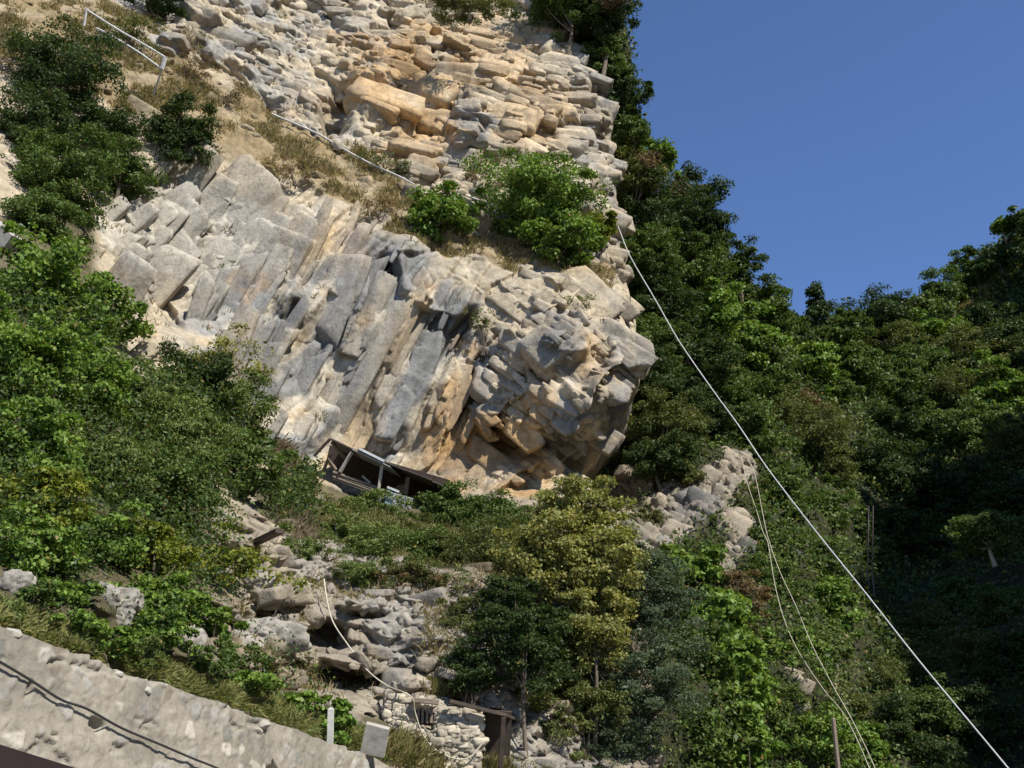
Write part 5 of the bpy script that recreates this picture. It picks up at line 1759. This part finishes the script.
# ------------------------------------------------------------------ shed under the overhang
sd = root('lean_to_shed', P(380, 505, 40.5), 'ramshackle lean-to shed of boards and tin under the cliff overhang', 'shed')
FR = 40.6
BK = 43.4
n_apex, n_mid = P(330, 439, FR), P(384, 464.5, FR)
b_apex, b_mid = P(341, 451, BK), P(394, 474, BK)
MB().slab([n_apex, n_mid, b_mid, b_apex], 0.05).build('roof_sheet', RUST, sd)
e1, e2 = P(359, 451, FR - 0.06), P(384, 463.5, FR - 0.06)
MB().beam(e1 + np.array([0, 0, 0.06]), e2 + np.array([0, 0, 0.06]), 0.22, 0.09).build('tin_edge', TIN, sd)
MB().beam(P(314, 456, FR), n_apex, 0.08).build('rafter', DARKWOOD, sd)
MB().beam(P(332, 442, FR + 0.3), P(345, 458, FR + 0.6), 0.12, 0.1).build('rafter', WOOD, sd)
MB().beam(P(352, 452, FR + 0.05), P(340, 472, FR + 0.05), 0.10, 0.10).build('post', PALEWOOD, sd)
MB().beam(P(382, 465, FR + 0.05), P(378.5, 489, FR + 0.05), 0.10, 0.10).build('post', PALEWOOD, sd)
MB().beam(P(408, 477, FR + 0.6), P(405.5, 494, FR + 0.6), 0.14, 0.10).build('post', WOOD, sd)
MB().beam(P(328, 458, FR + 0.2), P(336, 470, FR + 0.2), 0.13, 0.08).build('brace', WOOD, sd)
MB().slab([P(384, 462, FR), P(412, 471.5, FR - 0.2), P(444, 487, FR), P(452, 480, BK), P(395, 458, BK)][:4] if False else [P(384, 462, FR), P(444, 486.5, FR), P(446, 494, BK), P(394, 471, BK)], 0.05).build('roof_sheet', RUST, sd)
MB().slab([P(444, 487.5, FR + 0.05), P(461, 503, FR + 0.05), P(464, 509, BK), P(447, 492, BK)], 0.05).build('roof_sheet', TIN, sd)
MB().slab([P(352, 449.5, FR - 0.1), P(390, 467, FR - 0.14), P(400, 477, BK - 1.2), P(362, 459, BK - 1.2)], 0.03).build('roof_sheet', TIN, sd)
MB().slab([P(405, 470, FR - 0.12), P(432, 480.5, FR - 0.1), P(436, 489, BK - 1.4), P(409, 478, BK - 1.4)], 0.03).build('roof_sheet', RUST, sd)
MB().beam(P(362, 476, FR + 0.5), P(370, 483, FR + 0.5), 0.1, 0.06).build('brace', PALEWOOD, sd)
MB().beam(P(330, 455, FR + 0.8), P(322, 474, FR + 0.8), 0.1, 0.08).build('brace', WOOD, sd)
pw = MB()
for k in range(4):
    a_ = P(333, 471.5 + 2.3 * k, FR + 0.1 + 0.02 * (k % 2))
    b_ = P(379, 488 + 2.3 * k, FR + 0.1)
    pw.beam(a_, b_, 0.05, 0.075)
pw.build('plank_wall', WOOD, sd)
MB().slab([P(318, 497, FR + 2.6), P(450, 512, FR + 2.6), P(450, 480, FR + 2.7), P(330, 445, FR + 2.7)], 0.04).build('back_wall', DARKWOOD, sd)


def corrugated(a, b, c, d_, n=40, amp=0.03):
    a, b, c, d_ = map(np.array, (a, b, c, d_))
    nn = np.cross(b - a, d_ - a)
    nn /= np.linalg.norm(nn)
    m = MB()
    vs, fs = [], []
    for k in range(n + 1):
        t = k / n
        o = nn * amp * math.sin(k * math.pi / 2)
        for pp in (a + (d_ - a) * t, b + (c - b) * t):
            vs += [pp + o, pp + o + nn * 0.008]
    for k in range(n):
        i0 = 4 * k
        j0 = i0 + 4
        fs += [(i0, i0 + 2, j0 + 2, j0), (i0 + 1, j0 + 1, j0 + 3, i0 + 3), (i0, j0, j0 + 1, i0 + 1), (i0 + 2, i0 + 3, j0 + 3, j0 + 2)]
    return m.add(vs, fs)


corrugated(P(391, 512, FR - 0.3), P(411, 509, FR - 0.1), P(413, 498, FR - 0.1), P(393.5, 492.5, FR - 0.3), 48, 0.006).build('corrugated_sheet', TIN, sd)
corrugated(P(383.5, 511, FR - 0.25), P(391, 512.5, FR - 0.32), P(393, 492.5, FR - 0.32), P(387, 489, FR - 0.25), 14, 0.012).build('corrugated_sheet', BLUETIN, sd)
MB().beam(P(379, 505, FR - 0.05), P(383, 489, FR - 0.05), 0.09, 0.06).build('batten', PALEWOOD, sd)
MB().beam(P(387, 488, FR - 0.1), P(399, 493, FR - 0.1), 0.3, 0.08).build('tin_cap', TIN, sd)

# ------------------------------------------------------------------ railings, pipes, planks
rl = root('railing', P(155, 91, 49.2), 'white pipe railing with two rails on the upper left ledge', 'railing')
MB().tube([P(165.5, 57, 49), P(162, 69, 49), ], 0.1, 6).build('post', WHITEPAINT, rl)
MB().tube([P(161.8, 69, 49), P(153.5, 95, 49.4)], 0.04, 6).build('post', GREYPIPE, rl)
MB().tube(spline([P(165.5, 57.5, 49), P(145, 45, 49.4), P(117, 29, 49.8), P(87, 10, 50)], 4), 0.042, 6).build('rail', WHITEPAINT, rl)
MB().tube(spline([P(161.8, 69, 49), P(136, 50.5, 49.4), P(107, 33.5, 49.8), P(96, 28, 50)], 4), 0.042, 6).build('rail', WHITEPAINT, rl)
MB().tube([P(87, 8, 50), P(84, 26, 50)], 0.06, 6).build('post', WHITEPAINT, rl)

pp = [(272, 114), (316, 133), (339, 146.5), (369, 163), (400, 177), (420, 188)]
pts = [P(x, y, float(CLIFF_D(x, y)) - 0.9) for x, y in pp]
tag(MB().tube(spline(pts, 4), 0.05, 6).build('pipe', GREYPIPE), 'long grey pipe lying down the grassy cliff ledge', 'pipe')
tag(MB().tube([P(466, 195.5, 51.2), P(500, 208, 51.2)], 0.05, 6).build('pipe', GREYPIPE), 'short pale pipe end sticking out beside the big bushy tree', 'pipe')
tag(MB().tube(spline([P(470, 190, 51.9), P(488, 197, 51.7), P(504, 203, 51.6)], 3), [0.16] * 4 + [0.15] * 3, 8).build('log', PALEBARK), 'brown log resting above the short pale pipe', 'log')
a_, b_ = P(250, 545, float(CLIFF_D(250, 545)) + 0.4), P(280, 531, float(CLIFF_D(250, 545)) - 1.2)
tag(MB().beam(a_, b_, 0.2, 0.09).build('plank', DARKWOOD), 'dark weathered plank sticking out of the bank', 'plank')
# pale hose down the bank and over the hut
hp_ = [(324, 579), (327, 600), (333, 622), (348, 645), (366, 669), (386, 685)]
pts = [P(x, y, float(CLIFF_D(x, y)) - 0.95) for x, y in hp_] + [P(403, 692, D_H - 0.25), P(413, 699, D_H - 0.28), P(415, 712, D_H - 0.2), P(423, 735, D_H - 0.22), P(436, 750, D_H - 0.25), P(456, 759, D_H - 0.3), P(470, 757, D_H - 0.3), P(482, 744, D_H - 0.2)]
tag(MB().tube(spline(pts, 5), 0.015, 6).build('hose', PALEROPE), 'pale hose running down the rock and over the stone hut', 'hose')

# roof corner at the left border
rc_ = root('roof_corner', P(0, 250, 33), 'grey sloping roof corner poking in at the left border', 'roof')
MB().slab([P(-70, 160, 33.5), P(24, 241, 32), P(16, 252, 32), P(-70, 252, 33)], -0.5).build('slab', STONE, rc_)
MB().beam(P(17, 233, 31.7), P(21.5, 224, 31.7), 0.07).build('bracket', WHITEPAINT, rc_)

# ------------------------------------------------------------------ cables and poles on the right
cpts = [(618, 226), (630, 256), (655, 299), (679, 341), (712, 389), (739, 426), (768, 469), (818, 534), (868, 596), (920, 662), (1008, 768), (1075, 850)]
dep = np.interp([c[0] for c in cpts], [618, 1075], [53, 27])
t_ = (np.array([c[0] for c in cpts]) - 618) / (1075 - 618)
dep = 1 / ((1 - t_) / 53 + t_ / 27)
pts = [P(x, y, d_) for (x, y), d_ in zip(cpts, dep)]
dv = pts[-1] - pts[-2]
pts.append(pts[-1] + dv * 1.2)
tag(MB().tube(spline(pts, 4), 0.021, 6).build('cable', STEEL), 'thick pale steel cable strung from the cliff edge down across the valley', 'cable')
w1 = [(741, 455), (748, 485), (757, 512), (763, 532), (768, 543), (775, 585), (785, 622), (800, 654), (824, 690), (841, 710), (855, 735), (870, 770), (880, 800)]
w2 = [(748, 460), (755, 475), (764, 520), (769, 541), (780, 572), (795, 604), (812, 645), (832, 684), (850, 716), (868, 752), (884, 790)]
for ww, lb in ((w1, 'thin pale wire sagging to the left over the green shrubs'), (w2, 'thin pale wire hanging just right of its sagging neighbour')):
    pts = [P(x, y, float(d_)) for (x, y), d_ in zip(ww, np.linspace(46.5, 28, len(ww)))]
    tag(MB().tube(spline(pts, 4), 0.0115, 5).build('wire', PALEROPE), lb, 'wire', 'thin wires beside the thick cable')
dpole = 28.5
q = P(833, 718, dpole)
gz = ground_below(q, 4) or 3.0
tag(MB().tube([q - np.array([0, 0, max(gz, 2.2) + 0.3]), q - np.array([0, 0, 0.02]), q], [0.062, 0.055, 0.045], 8).build('pole', WOOD), 'brown wooden pole standing in the bright green shrubs', 'pole')
for x, lb in ((867.5, 'left of two thin grey poles standing in the shaded ravine'), (872, 'right of two thin grey poles standing in the shaded ravine')):
    a_, b_ = P(x, 574, 62), P(x + 1, 506, 62)
    tag(MB().tube([a_ - np.array([0, 0, 6]), a_, b_], [0.05, 0.045, 0.04], 7).build('pole', WOOD), lb, 'pole', 'grey poles in the ravine')
